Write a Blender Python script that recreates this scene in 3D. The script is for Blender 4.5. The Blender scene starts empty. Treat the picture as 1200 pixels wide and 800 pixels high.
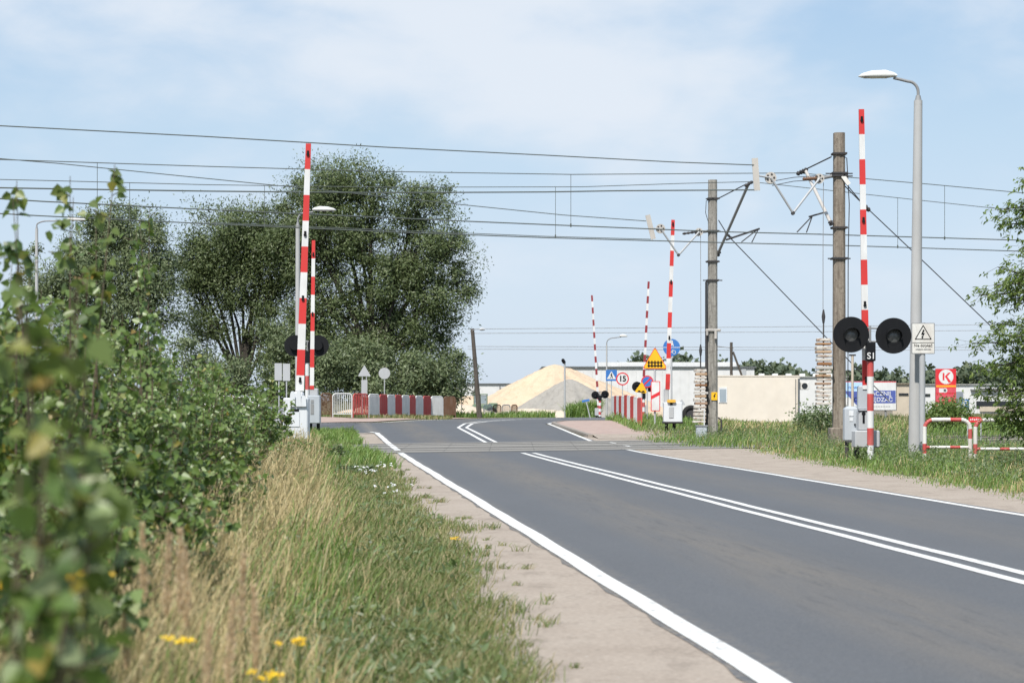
import bpy, math, random
import numpy as np
from mathutils import Vector, Matrix
R = math.radians
random.seed(7)
rng = np.random.default_rng(11)
scn = bpy.context.scene
COL = scn.collection
F, CX, HZ, CAMZ = 2333.0, 600.0, 468.0, 1.4

def P(px, py, Y):
    return Vector(((px - CX) * Y / F, Y, CAMZ - (py - HZ) * Y / F))
def S(a, b, t):
    t = min(1.0, max(0.0, (t - a) / (b - a)))
    return t * t * (3 - 2 * t)
def Sn(a, b, t):
    t = np.clip((t - a) / (b - a), 0, 1)
    return t * t * (3 - 2 * t)
def zg(x, y):
    z = .42 * (S(46, 96, y) - S(110, 126, y))
    z += .15 * S(88, 95, y) * S(-3, -9, x) * (1 - S(104, 112, y))
    z -= .2 * S(-6.5, -12, x) * S(60, 72, y) * (1 - S(82, 92, y))
    z -= .3 * S(6.5, 12, x) * S(72, 90, y) * (1 - S(110, 126, y))
    z += .12 * S(-3, -7, x) * (1 - S(40, 56, y))
    return z
def zgn(x, y):
    z = .42 * (Sn(46, 96, y) - Sn(110, 126, y))
    z = z + .15 * Sn(88, 95, y) * Sn(3, 9, -x) * (1 - Sn(104, 112, y))
    z = z - .2 * Sn(6.5, 12, -x) * Sn(60, 72, y) * (1 - Sn(82, 92, y))
    z = z - .3 * Sn(6.5, 12, x) * Sn(72, 90, y) * (1 - Sn(110, 126, y))
    return z + .12 * Sn(3, 7, -x) * (1 - Sn(40, 56, y))

# ------------------------------------------------------------------ materials
class NT:
    def __init__(s, name):
        s.m = bpy.data.materials.new(name); s.m.use_nodes = True
        s.t = s.m.node_tree; s.t.nodes.clear()
    def n(s, typ, **kw):
        nd = s.t.nodes.new(typ)
        for k, v in kw.items():
            if k.startswith('i_'):
                nd.inputs[k[2:].replace('_', ' ')].default_value = v
            else: setattr(nd, k, v)
        return nd
    def l(s, a, b): s.t.links.new(a, b)
    def ramp(s, fac, stops, interp='LINEAR'):
        r = s.n('ShaderNodeValToRGB'); r.color_ramp.interpolation = interp
        el = r.color_ramp.elements
        while len(el) < len(stops): el.new(.5)
        for e, (p, c) in zip(el, stops):
            e.position = p; e.color = (*c, 1) if len(c) == 3 else c
        s.l(fac, r.inputs[0]); return r.outputs[0]
    def noise(s, vec, scale, detail=5, rough=.6, dist=0):
        n = s.n('ShaderNodeTexNoise'); n.inputs['Scale'].default_value = scale
        n.inputs['Detail'].default_value = detail; n.inputs['Roughness'].default_value = rough
        n.inputs['Distortion'].default_value = dist
        s.l(vec, n.inputs['Vector']); return n.outputs['Fac']
    def mix(s, fac, a, b, typ='MIX'):
        m = s.n('ShaderNodeMix', data_type='RGBA', blend_type=typ)
        for v, i in ((fac, 0), (a, 6), (b, 7)):
            if isinstance(v, (int, float)): m.inputs[i].default_value = v
            elif isinstance(v, tuple): m.inputs[i].default_value = (*v, 1)
            else: s.l(v, m.inputs[i])
        return m.outputs[2]
    def math(s, op, a, b=0.0):
        m = s.n('ShaderNodeMath', operation=op)
        for v, i in ((a, 0), (b, 1)):
            if isinstance(v, (int, float)): m.inputs[i].default_value = v
            else: s.l(v, m.inputs[i])
        return m.outputs[0]
    def coord(s, scale=(1, 1, 1), rot=(0, 0, 0), which='Object'):
        c = s.n('ShaderNodeTexCoord'); mp = s.n('ShaderNodeMapping')
        mp.inputs['Scale'].default_value = scale; mp.inputs['Rotation'].default_value = rot
        s.l(c.outputs[which], mp.inputs[0]); return mp.outputs[0]
    def pos(s, scale=(1, 1, 1)):
        c = s.n('ShaderNodeNewGeometry'); mp = s.n('ShaderNodeMapping')
        mp.inputs['Scale'].default_value = scale
        s.l(c.outputs['Position'], mp.inputs[0]); return mp.outputs[0]
    def out(s, col, rough=.6, metal=0.0, bump=None, bs=.3, bd=.02, spec=.5):
        b = s.n('ShaderNodeBsdfPrincipled'); o = s.n('ShaderNodeOutputMaterial')
        if isinstance(col, tuple): b.inputs['Base Color'].default_value = (*col, 1)
        else: s.l(col, b.inputs['Base Color'])
        if isinstance(rough, (int, float)): b.inputs['Roughness'].default_value = rough
        else: s.l(rough, b.inputs['Roughness'])
        b.inputs['Metallic'].default_value = metal
        b.inputs['Specular IOR Level'].default_value = spec
        if bump is not None:
            bp = s.n('ShaderNodeBump'); bp.inputs['Strength'].default_value = bs
            bp.inputs['Distance'].default_value = bd
            s.l(bump, bp.inputs['Height']); s.l(bp.outputs[0], b.inputs['Normal'])
        s.l(b.outputs[0], o.inputs[0]); s.b = b; s.o = o
        return s.m

def paint(name, c, dirt=.25, dcol=(.16, .13, .1), rough=.45, scale=6, metal=0.0, streak=True):
    """painted or plain surface with grime, fade and vertical streaks"""
    t = NT(name)
    v = t.pos((scale, scale, scale * (.25 if streak else 1)))
    n1 = t.noise(v, 1.0, 6, .65)
    f = t.ramp(n1, [(.45, (0, 0, 0)), (.75, (1, 1, 1))])
    n2 = t.noise(t.pos((.9, .9, .9)), 1.3, 3)
    lite = t.mix(n2, tuple(x * .82 for x in c), tuple(min(1, x * 1.12) for x in c))
    col = t.mix(t.math('MULTIPLY', f, dirt), lite, dcol)
    rg = t.math('ADD', t.math('MULTIPLY', n1, .3), rough - .1)
    return t.out(col, rg, metal, bump=n1, bs=.08, bd=.004)

M = {}
M['white'] = paint('white_paint', (.66, .66, .65), .22)
M['red'] = paint('red_paint', (.56, .03, .028), .15, (.2, .08, .06))
M['red_faded'] = paint('faded_red_paint', (.46, .06, .055), .3, (.42, .3, .26))
M['dark_red'] = paint('dark_red_paint', (.25, .03, .035), .2)
M['rust_red'] = paint('rusty_red_paint', (.42, .04, .035), .4, (.16, .07, .035), .7)
M['rust'] = paint('rust', (.15, .075, .04), .5, (.25, .2, .17), .85)
M['white_old'] = paint('old_white_paint', (.68, .67, .63), .45, (.3, .22, .16), .6)
M['black'] = paint('black_enamel', (.006, .0065, .008), .08, (.05, .045, .04), .55)
M['iron'] = paint('dark_iron', (.045, .045, .048), .4, (.12, .09, .07), .6)
M['galv'] = paint('galvanised_steel', (.40, .41, .42), .25, (.25, .24, .22), .5)
M['galv_d'] = paint('weathered_steel', (.24, .245, .25), .35, (.16, .14, .12), .55)
M['cab'] = paint('grey_cabinet_paint', (.40, .43, .46), .2, (.25, .24, .22), .45)
M['cab_w'] = paint('white_cabinet_paint', (.62, .64, .66), .2, (.35, .33, .3), .4)
M['yellow'] = paint('yellow_sign', (.80, .44, .01), .12, (.4, .3, .1), .4)
M['blue'] = paint('blue_sign', (.035, .16, .46), .12, (.3, .35, .4), .4)
M['blue_l'] = paint('light_blue_print', (.42, .6, .8), .1)
M['navy'] = paint('navy_print', (.07, .10, .33), .08)
M['orange'] = paint('orange_print', (.85, .35, .03), .08)
M['pink_red'] = paint('faded_pink_red', (.60, .07, .1), .1, (.6, .3, .3))
M['sign_red'] = paint('sign_red', (.62, .02, .03), .1, (.5, .2, .2))
M['lamp_w'] = paint('lamp_shell', (.60, .60, .575), .15, (.4, .38, .33), .35, 9, 0, False)
M['porcelain'] = paint('porcelain', (.47, .44, .40), .35, (.2, .15, .12), .35)
M['wire'] = paint('copper_wire', (.085, .10, .09), .2, (.15, .12, .1), .5)
M['dark_pane'] = paint('dark_pane', (.02, .024, .028), .1, (.08, .08, .08), .12)
M['grey_pane'] = paint('grey_pane', (.28, .33, .36), .2, (.5, .5, .5), .1)
M['wall_w'] = paint('white_cladding', (.62, .62, .615), .12, (.5, .48, .44), .6, 1.2)
M['wall_g'] = paint('grey_cladding', (.21, .235, .27), .2, (.35, .35, .36), .6, 1.5)
M['cream'] = paint('cream_panel', (.68, .61, .51), .14, (.5, .4, .28), .55, 2)
M['cream_d'] = paint('beige_wall', (.50, .43, .34), .25, (.3, .25, .2), .7, 2)
M['roof_d'] = paint('dark_roof_edge', (.11, .12, .125), .2)
M['rubber'] = paint('rubber', (.02, .02, .02), .4, (.1, .09, .08), .85)
M['silver'] = paint('silver_car_paint', (.36, .36, .37), .1, (.3, .28, .26), .25, 4, .5)
M['loader'] = paint('loader_paint', (.13, .2, .13), .3, (.3, .25, .18), .5)
M['amber'] = paint('amber_lens', (.75, .42, .06), .1, (.5, .3, .1), .25)
M['lens'] = paint('grey_lens', (.12, .122, .125), .2, (.2, .2, .2), .15)

def wood_concrete(name, c1, c2, c3):
    t = NT(name)
    v = t.pos((14, 14, 1.2)); n = t.noise(v, 1, 7, .7)
    v2 = t.pos((9, 9, 9)); n2 = t.noise(v2, 1.4, 8, .75)
    c = t.ramp(n, [(.3, c1), (.55, c2), (.75, c3)])
    c = t.mix(t.ramp(n2, [(.5, (0, 0, 0)), (.62, (.75,) * 3)]), c, c1)
    return t.out(c, .85, bump=n2, bs=.6, bd=.02)
M['pole_c'] = wood_concrete('weathered_concrete', (.12, .11, .095), (.27, .255, .225), (.42, .40, .36))
M['pole_b'] = wood_concrete('brown_concrete', (.11, .085, .065), (.23, .195, .155), (.33, .29, .24))
M['timber'] = wood_concrete('old_timber', (.04, .032, .026), (.095, .08, .066), (.17, .15, .13))
M['bark'] = wood_concrete('bark', (.022, .019, .015), (.055, .046, .036), (.10, .085, .068))
M['twig'] = wood_concrete('twig_bark', (.07, .045, .03), (.13, .10, .06), (.2, .17, .1))
M['lamp_pole'] = paint('pale_concrete_post', (.40, .40, .395), .3, (.3, .28, .25), .8, 5)

def weights_mat():
    t = NT('rusty_weight_slabs')
    g = t.n('ShaderNodeNewGeometry')
    base = t.ramp(g.outputs['Random Per Island'], [(0, (.50, .47, .42)), (.6, (.56, .53, .48)), (.74, (.36, .22, .11)), (.88, (.26, .13, .06)), (1, (.46, .43, .38))])
    n = t.noise(t.pos((7, 7, 16)), 1, 6, .7)
    c = t.mix(t.ramp(n, [(.48, (0, 0, 0)), (.62, (.85,) * 3)]), base, (.2, .09, .035))
    return t.out(c, .85, bump=n, bs=.3)
M['weights'] = weights_mat()

def asphalt():
    t = NT('asphalt')
    g = t.n('ShaderNodeNewGeometry'); sep = t.n('ShaderNodeSeparateXYZ')
    t.l(g.outputs['Position'], sep.inputs[0])
    lat = t.math('ADD', t.math('SUBTRACT', sep.outputs[0], 2.27), t.math('MULTIPLY', sep.outputs[1], .1))
    # wear strips run along the lanes
    comb = t.n('ShaderNodeCombineXYZ'); t.l(t.math('MULTIPLY', lat, 1.6), comb.inputs[0]); t.l(t.math('MULTIPLY', sep.outputs[1], .11), comb.inputs[1])
    nl = t.noise(comb.outputs[0], 1.2, 7, .72, .4)
    def band(c, w):
        d = t.math('ABSOLUTE', t.math('SUBTRACT', lat, c))
        return t.ramp(t.math('DIVIDE', d, w), [(0, (1, 1, 1)), (.45, (.75,) * 3), (1, (0, 0, 0))])
    b = t.math('ADD', band(1.62, .85), t.math('MULTIPLY', band(4.85, .8), .55))
    oil = t.math('MULTIPLY', b, t.ramp(nl, [(.3, (.15, .15, .15)), (.6, (1, 1, 1))]))
    n1 = t.noise(t.pos((1, .25, 1)), .9, 6, .65)
    agg = t.noise(t.pos((1, 1, 1)), 140, 3, .8)
    n3 = t.noise(t.pos((1, 1, 1)), 9, 6, .7)
    base = t.ramp(n1, [(.3, (.080, .085, .095)), (.7, (.104, .109, .120))])
    base = t.mix(t.math('MULTIPLY', oil, .9), base, (.185, .155, .12))
    sp = t.noise(comb.outputs[0], 7, 8, .8)
    blot = t.math('MULTIPLY', t.math('MULTIPLY', b, .8), t.ramp(sp, [(.52, (0, 0, 0)), (.62, (1, 1, 1))]))
    base = t.mix(blot, base, (.05, .047, .045))
    ag2 = t.noise(t.pos(), 38, 4, .85)
    base = t.mix(.42, base, t.ramp(agg, [(.3, (.03,) * 3), (.7, (.2,) * 3)]))
    base = t.mix(t.ramp(ag2, [(.42, (.35,) * 3), (.56, (0, 0, 0))]), base, (.045, .046, .05))
    base = t.mix(t.math('MULTIPLY', t.ramp(n3, [(.5, (0, 0, 0)), (.75, (1, 1, 1))]), .25), base, (.13, .12, .108))
    # lanes nearest the edge gather sand
    e1 = t.ramp(t.math('ABSOLUTE', t.math('ADD', lat, .1)), [(0, (1, 1, 1)), (.35, (0, 0, 0))])
    base = t.mix(t.math('MULTIPLY', e1, t.ramp(n3, [(.4, (0, 0, 0)), (.7, (.8,) * 3)])), base, (.3, .25, .19))
    return t.out(base, .78, bump=agg, bs=.25, bd=.006, spec=.4)
M['asphalt'] = asphalt()

def sand_mat(name, c1, c2, c3, sc=1.0, peb=True):
    t = NT(name)
    n = t.noise(t.pos((1, 1, 1)), 1.1 * sc, 8, .68); n2 = t.noise(t.pos((1, 1, 1)), 26 * sc, 5, .75)
    c = t.ramp(n, [(.3, c1), (.5, c2), (.72, c3)])
    c = t.mix(.5, c, t.ramp(n2, [(.3, tuple(x * .5 for x in c2)), (.7, tuple(min(1, x * 1.4) for x in c2))]))
    n4 = t.noise(t.pos((1, .5, 1)), 2.7 * sc, 7, .75); c = t.mix(t.ramp(n4, [(.52, (0, 0, 0)), (.68, (.5,) * 3)]), c, tuple(x * .62 for x in c1))
    if peb:
        vo = t.n('ShaderNodeTexVoronoi'); vo.inputs['Scale'].default_value = 16
        t.l(t.pos(), vo.inputs['Vector'])
        st = t.ramp(vo.outputs['Distance'], [(.10, (1, 1, 1)), (.16, (0, 0, 0))])
        pick = t.ramp(vo.outputs['Color'], [(.8, (0, 0, 0)), (.84, (1, 1, 1))])
        c = t.mix(t.math('MULTIPLY', st, pick), c, (.42, .4, .37))
    return t.out(c, .95, bump=n2, bs=.5, bd=.02, spec=.2)
M['sand'] = sand_mat('shoulder_sand', (.25, .205, .165), (.345, .29, .24), (.41, .355, .3))
M['ysand'] = sand_mat('yellow_sand', (.44, .325, .22), (.54, .415, .295), (.60, .47, .35), .7, False)
M['psand'] = sand_mat('pale_sand', (.44, .37, .29), (.54, .46, .36), (.6, .52, .42), .7, False)
M['gravel'] = sand_mat('grey_gravel', (.24, .222, .195), (.30, .28, .25), (.35, .33, .3), 1.2, False)
M['dirt'] = sand_mat('ballast', (.15, .12, .1), (.22, .19, .16), (.3, .27, .24), 1.5)

def ground_mat():
    t = NT('grassy_soil')
    n = t.noise(t.pos(), .9, 8, .7); n2 = t.noise(t.pos(), 14, 6, .75)
    c = t.ramp(n, [(.32, (.12, .09, .055)), (.48, (.085, .08, .038)), (.6, (.05, .06, .022)), (.75, (.16, .125, .08))])
    c = t.mix(.45, c, t.ramp(n2, [(.3, (.05, .05, .022)), (.7, (.26, .22, .13))]))
    return t.out(c, .95, bump=n2, bs=.7, bd=.04, spec=.2)
M['ground'] = ground_mat()

def brick_pave():
    t = NT('red_block_paving')
    br = t.n('ShaderNodeTexBrick'); br.inputs['Scale'].default_value = 5
    br.inputs['Color1'].default_value = (.32, .215, .18, 1); br.inputs['Color2'].default_value = (.38, .265, .225, 1)
    br.inputs['Mortar'].default_value = (.3, .26, .22, 1); br.inputs['Mortar Size'].default_value = .02
    t.l(t.pos(), br.inputs['Vector'])
    n = t.noise(t.pos(), 2.2, 6, .7)
    c = t.mix(t.ramp(n, [(.45, (0, 0, 0)), (.75, (.7,) * 3)]), br.outputs[0], (.46, .38, .31))
    return t.out(c, .85)
M['pave'] = brick_pave()
M['kerb'] = paint('kerb_concrete', (.27, .235, .2), .4, (.2, .17, .14), .85)

def slab_mat():
    t = NT('crossing_slabs')
    n = t.noise(t.pos((.6, 3, 1)), 1.3, 7, .7); n2 = t.noise(t.pos(), 30, 4, .8)
    c = t.ramp(n, [(.3, (.15, .138, .12)), (.6, (.24, .222, .195)), (.8, (.3, .28, .25))])
    c = t.mix(.3, c, t.ramp(n2, [(.3, (.1, .1, .09)), (.7, (.38, .36, .33))]))
    return t.out(c, .85, bump=n2, bs=.3)
M['slab'] = slab_mat()

def line_mat():
    t = NT('road_marking_paint')
    n = t.noise(t.pos((1, .6, 1)), 11, 8, .78); n2 = t.noise(t.pos(), 1.3, 4)
    f = t.math('ADD', n, t.math('MULTIPLY', n2, .3))
    c = t.ramp(f, [(.42, (.16, .155, .15)), (.5, (.36, .35, .335)), (.58, (.60, .59, .565)), (.8, (.66, .65, .625))])
    return t.out(c, .7)
M['line'] = line_mat()

def leaf_mat(name, stops, trans=.3, rough=.45, tcol=(.25, .35, .05), spec=.5):
    t = NT(name)
    g = t.n('ShaderNodeNewGeometry')
    c = t.ramp(g.outputs['Random Per Island'], stops)
    n = t.noise(t.pos(), 1.1, 3)
    c = t.mix(t.ramp(n, [(.35, (0, 0, 0)), (.7, (.4,) * 3)]), c, tuple(min(1, x * 1.5) for x in stops[len(stops) // 2][1]))
    t.out(c, rough, spec=spec)
    tr = t.n('ShaderNodeBsdfTranslucent'); t.l(t.mix(.5, c, tcol), tr.inputs['Color'])
    mx = t.n('ShaderNodeMixShader'); mx.inputs[0].default_value = trans
    t.l(t.b.outputs[0], mx.inputs[1]); t.l(tr.outputs[0], mx.inputs[2]); t.l(mx.outputs[0], t.o.inputs[0])
    return t.m
M['aspen'] = leaf_mat('aspen_leaf', [(0, (.04, .078, .016)), (.3, (.08, .14, .028)), (.6, (.13, .2, .045)), (.82, (.18, .245, .085)), (.95, (.31, .35, .19)), (.98, (.26, .24, .05)), (1, (.26, .15, .04))], .36, .38)
M['aspen_red'] = leaf_mat('turning_aspen_leaf', [(0, (.045, .085, .025)), (.5, (.09, .15, .04)), (.8, (.17, .2, .05)), (.92, (.27, .2, .03)), (1, (.27, .11, .03))], .35, .42)
M['willow'] = leaf_mat('willow_leaf', [(0, (.045, .068, .023)), (.5, (.08, .112, .037)), (.85, (.115, .15, .055)), (1, (.18, .2, .10))], .25, .55, (.15, .2, .05))
M['willow_l'] = leaf_mat('pale_willow_leaf', [(0, (.05, .075, .03)), (.5, (.095, .13, .053)), (.85, (.15, .185, .085)), (1, (.2, .22, .12))], .22, .55, (.15, .2, .05))
M['ash'] = leaf_mat('maple_ash_leaf', [(0, (.05, .09, .02)), (.5, (.10, .16, .035)), (.85, (.17, .23, .06)), (1, (.25, .3, .11))], .42, .4)
M['far_leaf'] = leaf_mat('distant_leaf', [(0, (.05, .075, .05)), (.5, (.08, .105, .065)), (1, (.13, .15, .085))], .1, .8)
M['gr_green'] = leaf_mat('green_blade', [(0, (.05, .10, .014)), (.5, (.095, .18, .028)), (.8, (.15, .23, .045)), (1, (.26, .26, .10))], .25, .5)
M['gr_dry'] = leaf_mat('dry_blade', [(0, (.13, .105, .042)), (.35, (.28, .225, .095)), (.7, (.43, .34, .17)), (.85, (.55, .45, .27)), (1, (.12, .16, .04))], .2, .6, (.5, .4, .2))
M['gr_turf'] = leaf_mat('turf_blade', [(0, (.05, .09, .016)), (.45, (.09, .155, .03)), (.7, (.2, .18, .08)), (1, (.36, .28, .16))], .25, .6)
M['plume'] = leaf_mat('reed_plume', [(0, (.46, .35, .2)), (.5, (.64, .5, .31)), (1, (.76, .64, .45))], .4, .8, (.5, .35, .2))
M['petal'] = leaf_mat('yellow_floret', [(0, (.75, .42, .01)), (.5, (.85, .52, .015)), (1, (.9, .62, .03))], .15, .6, (.8, .5, .02))
M['daisy'] = leaf_mat('white_floret', [(0, (.7, .7, .68)), (1, (.8, .8, .8))], .2, .6, (.7, .7, .7))
M['weed'] = leaf_mat('weed_leaf', [(0, (.055, .09, .03)), (.5, (.09, .14, .05)), (.85, (.16, .2, .1)), (1, (.3, .3, .22))], .3, .5)

for k_ in ('black', 'iron', 'rubber'):
    M[k_].node_tree.nodes['Principled BSDF'].inputs['Specular IOR Level'].default_value = .22

# ------------------------------------------------------------------ mesh helpers
def link(o, parent=None):
    COL.objects.link(o)
    if parent is not None: o.parent = parent
    return o
class MB:
    def __init__(s): s.v = []; s.f = []; s.mi = []; s.sm = []
    def add(s, vs, fs, mi=0, smooth=False):
        b = len(s.v); s.v += [tuple(v) for v in vs]
        for f in fs: s.f.append([b + i for i in f]); s.mi.append(mi); s.sm.append(smooth)
        return s
    def box(s, c, d, mi=0, rz=0.0, rot=None, bev=0.0):
        hx, hy, hz = d[0] / 2, d[1] / 2, d[2] / 2
        m = rot if rot is not None else Matrix.Rotation(rz, 3, 'Z')
        c = Vector(c)
        if bev <= 0:
            vs = [c + m @ Vector((x * hx, y * hy, z * hz)) for x in (-1, 1) for y in (-1, 1) for z in (-1, 1)]
            return s.add(vs, [(0, 1, 3, 2), (4, 6, 7, 5), (0, 4, 5, 1), (2, 3, 7, 6), (0, 2, 6, 4), (1, 5, 7, 3)], mi)
        b = min(bev, hx * .9, hy * .9, hz * .9)
        out = [(-hx + b, -hy), (hx - b, -hy), (hx, -hy + b), (hx, hy - b), (hx - b, hy), (-hx + b, hy), (-hx, hy - b), (-hx, -hy + b)]
        ins = [(x * (1 - b / hx), y * (1 - b / hy)) for x, y in out]
        vs = []
        for ring, z in ((ins, -hz), (out, -hz + b), (out, hz - b), (ins, hz)):
            vs += [c + m @ Vector((x, y, z)) for x, y in ring]
        fs = [tuple(range(7, -1, -1)), tuple(range(24, 32))]
        for k in range(3):
            for i in range(8):
                j = (i + 1) % 8; fs.append((k * 8 + i, k * 8 + j, k * 8 + 8 + j, k * 8 + 8 + i))
        return s.add(vs, fs, mi)
    def tube(s, pts, rad, n=8, mi=0, cap=True, smooth=True):
        pts = [Vector(p) for p in pts]
        if isinstance(rad, (int, float)): rad = [rad] * len(pts)
        vs = []; prev = None
        for i, p in enumerate(pts):
            d = (pts[min(i + 1, len(pts) - 1)] - pts[max(i - 1, 0)])
            if d.length < 1e-9: d = Vector((0, 0, 1))
            d.normalize()
            if prev is None:
                a = Vector((1, 0, 0)) if abs(d.x) < .8 else Vector((0, 1, 0))
            else: a = prev
            a = (a - d * a.dot(d)).normalized(); prev = a; b = d.cross(a)
            for k in range(n):
                t = 2 * math.pi * (k + .5) / n
                vs.append(p + (a * math.cos(t) + b * math.sin(t)) * rad[i])
        fs = []
        for i in range(len(pts) - 1):
            for k in range(n):
                j = (k + 1) % n; fs.append((i * n + k, i * n + j, i * n + n + j, i * n + n + k))
        s.add(vs, fs, mi, smooth)
        if cap:
            s.add(vs[:n], [tuple(range(n - 1, -1, -1))], mi); s.add(vs[-n:], [tuple(range(n))], mi)
        return s
    def prism(s, pts, y0, y1, mi=0, o=(0, 0, 0)):
        """outline in x,z facing -y, thickness y0..y1 (y0 nearer the viewer)"""
        n = len(pts); o = Vector(o)
        a = [o + Vector((x, y0, z)) for x, z in pts]; b = [o + Vector((x, y1, z)) for x, z in pts]
        s.add(a, [tuple(range(n))], mi); s.add(b, [tuple(range(n - 1, -1, -1))], mi)
        s.add(a + b, [(i, n + i, n + (i + 1) % n, (i + 1) % n) for i in range(n)], mi)
        return s
    def build(s, name, mats, parent=None, loc=None):
        me = bpy.data.meshes.new(name); me.from_pydata(s.v, [], s.f)
        if not isinstance(mats, (list, tuple)): mats = [mats]
        for m in mats: me.materials.append(m)
        me.polygons.foreach_set('material_index', s.mi)
        me.polygons.foreach_set('use_smooth', s.sm)
        me.update()
        o = bpy.data.objects.new(name, me); link(o, parent)
        if loc is not None: o.location = loc
        return o
def circ(r, n=28, cx=0, cz=0, a0=0.0):
    return [(cx + r * math.cos(a0 + 2 * math.pi * i / n), cz + r * math.sin(a0 + 2 * math.pi * i / n)) for i in range(n)]
def rrect(w, h, r, n=4, cx=0, cz=0):
    o = []
    for sx, sz, a in ((1, 1, 0), (-1, 1, 90), (-1, -1, 180), (1, -1, 270)):
        for k in range(n + 1):
            t = R(a + 90 * k / n); o.append((cx + sx * (w / 2 - r) + r * math.cos(t), cz + sz * (h / 2 - r) + r * math.sin(t)))
    return o
def rtri(w, r=.04, cx=0, cz=0, down=False):
    h = w * .866; o = []
    for (x, z), a in (((0, h * 2 / 3 - 2 * r), 30), ((-w / 2 + 1.732 * r, -h / 3 + r), 150), ((w / 2 - 1.732 * r, -h / 3 + r), 270)):
        for k in range(5):
            t = R(a + 30 * k); o.append((cx + x + r * math.cos(t), cz + z + r * math.sin(t)))
    return o
def npmesh(name, V, Q, mat, parent=None, smooth=False):
    me = bpy.data.meshes.new(name); k = Q.shape[1]
    me.vertices.add(len(V)); me.vertices.foreach_set('co', V.astype(np.float32).ravel())
    me.loops.add(Q.size); me.loops.foreach_set('vertex_index', Q.astype(np.int32).ravel())
    me.polygons.add(len(Q)); me.polygons.foreach_set('loop_start', np.arange(0, Q.size, k, dtype=np.int32))
    me.materials.append(mat); me.update(calc_edges=True); me.validate()
    if smooth: me.polygons.foreach_set('use_smooth', [True] * len(Q))
    o = bpy.data.objects.new(name, me); return link(o, parent)
def tag(o, label, cat, group=None, kind=None):
    o['label'] = label; o['category'] = cat
    if group: o['group'] = group
    if kind: o['kind'] = kind
    return o
def thing(name, loc, label, cat, group=None, rz=0.0):
    o = bpy.data.objects.new(name, None); o.empty_display_size = .2
    o.location = loc; o.rotation_euler = (0, 0, rz); link(o)
    return tag(o, label, cat, group)
def gthing(name, px, Y, label, cat, group=None, rz=0.0):
    x = (px - CX) * Y / F
    return thing(name, (x, Y, zg(x, Y)), label, cat, group, rz)
def struct(o): o['kind'] = 'structure'; return o
def lz(root, py, Y=None):
    Y = root.location.y if Y is None else Y
    return CAMZ - (py - HZ) * Y / F - root.location.z
def lx(root, px, Y=None):
    Y = root.location.y if Y is None else Y
    return (px - CX) * Y / F - root.location.x
def text(s, h, loc, mat, parent, name='lettering', align='CENTER', sx=1.0, thick=.002, off=.012):
    cu = bpy.data.curves.new('t', 'FONT'); cu.body = s; cu.size = h; cu.align_x = align; cu.align_y = 'CENTER'
    cu.extrude = thick; cu.offset = h * off
    o = bpy.data.objects.new('t', cu); COL.objects.link(o)
    bpy.context.view_layer.update()
    me = bpy.data.meshes.new_from_object(o.evaluated_get(bpy.context.evaluated_depsgraph_get()))
    bpy.data.objects.remove(o); bpy.data.curves.remove(cu)
    me.transform(Matrix.Translation(loc) @ Matrix.Rotation(R(90), 4, 'X') @ Matrix.Diagonal((sx, 1, 1, 1)))
    me.materials.clear(); me.materials.append(mat); me.name = name
    return link(bpy.data.objects.new(name, me), parent)

# ------------------------------------------------------------------ ground sheets
def xL(Y): return 2.27 - .1 * Y
def xR(Y): return xL(Y) + 6.3
def sheet(name, rows, mat, off, nx=8):
    """rows: (Y, x0, x1)"""
    V = []; Q = []
    for (Y, a, b) in rows:
        for k in range(nx + 1):
            x = a + (b - a) * k / nx; V.append((x, Y, zg(x, Y) + off))
    for i in range(len(rows) - 1):
        for k in range(nx):
            p = i * (nx + 1) + k; Q.append((p, p + 1, p + nx + 2, p + nx + 1))
    return struct(npmesh(name, np.array(V), np.array(Q), mat, smooth=True))
xs = np.concatenate([[-1500, -700, -350, -180, -100, -60, -40], np.arange(-28, 28.01, .5), [40, 60, 100, 180, 350, 700, 1500]])
ys = np.concatenate([[-60, -20, -5], np.arange(0, 132, .5), [140, 160, 200, 260, 350, 500, 800, 1300, 2500]])
gx, gy = np.meshgrid(xs, ys)
V = np.stack([gx, gy, zgn(gx, gy) - .012], -1).reshape(-1, 3)
ii = np.arange(len(ys) - 1)[:, None] * len(xs) + np.arange(len(xs) - 1)[None]
Q = np.stack([ii, ii + 1, ii + len(xs) + 1, ii + len(xs)], -1).reshape(-1, 4)
struct(npmesh('ground', V, Q, M['ground'], smooth=True))

def interp(tab, Y):
    return float(np.interp(Y, [a for a, _ in tab], [b for _, b in tab]))
def a_left(Y):
    if Y < 71: return xL(Y) - .115 - .015 * math.sin(Y * 2.7) - .015 * math.sin(Y * 7.1)
    if Y < 87: return -60
    return interp([(87, -5.6), (97, -3.3), (106, 0), (110, 6), (112, 60)], Y)
def a_right(Y):
    if Y < 60: return xR(Y) + .16
    if Y < 86.6: return interp([(60, 2.73), (84, 1.4), (86.6, 1.7)], Y)
    return 60
rowsY = [1 + .5 * i for i in range(140)] + [71.05 + .25 * i for i in range(160)]
rowsY = sorted(set(round(y, 3) for y in rowsY if y < 112))
sheet('road', [(Y, a_left(Y), a_right(Y)) for Y in rowsY], M['asphalt'], .004, 40)
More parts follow.
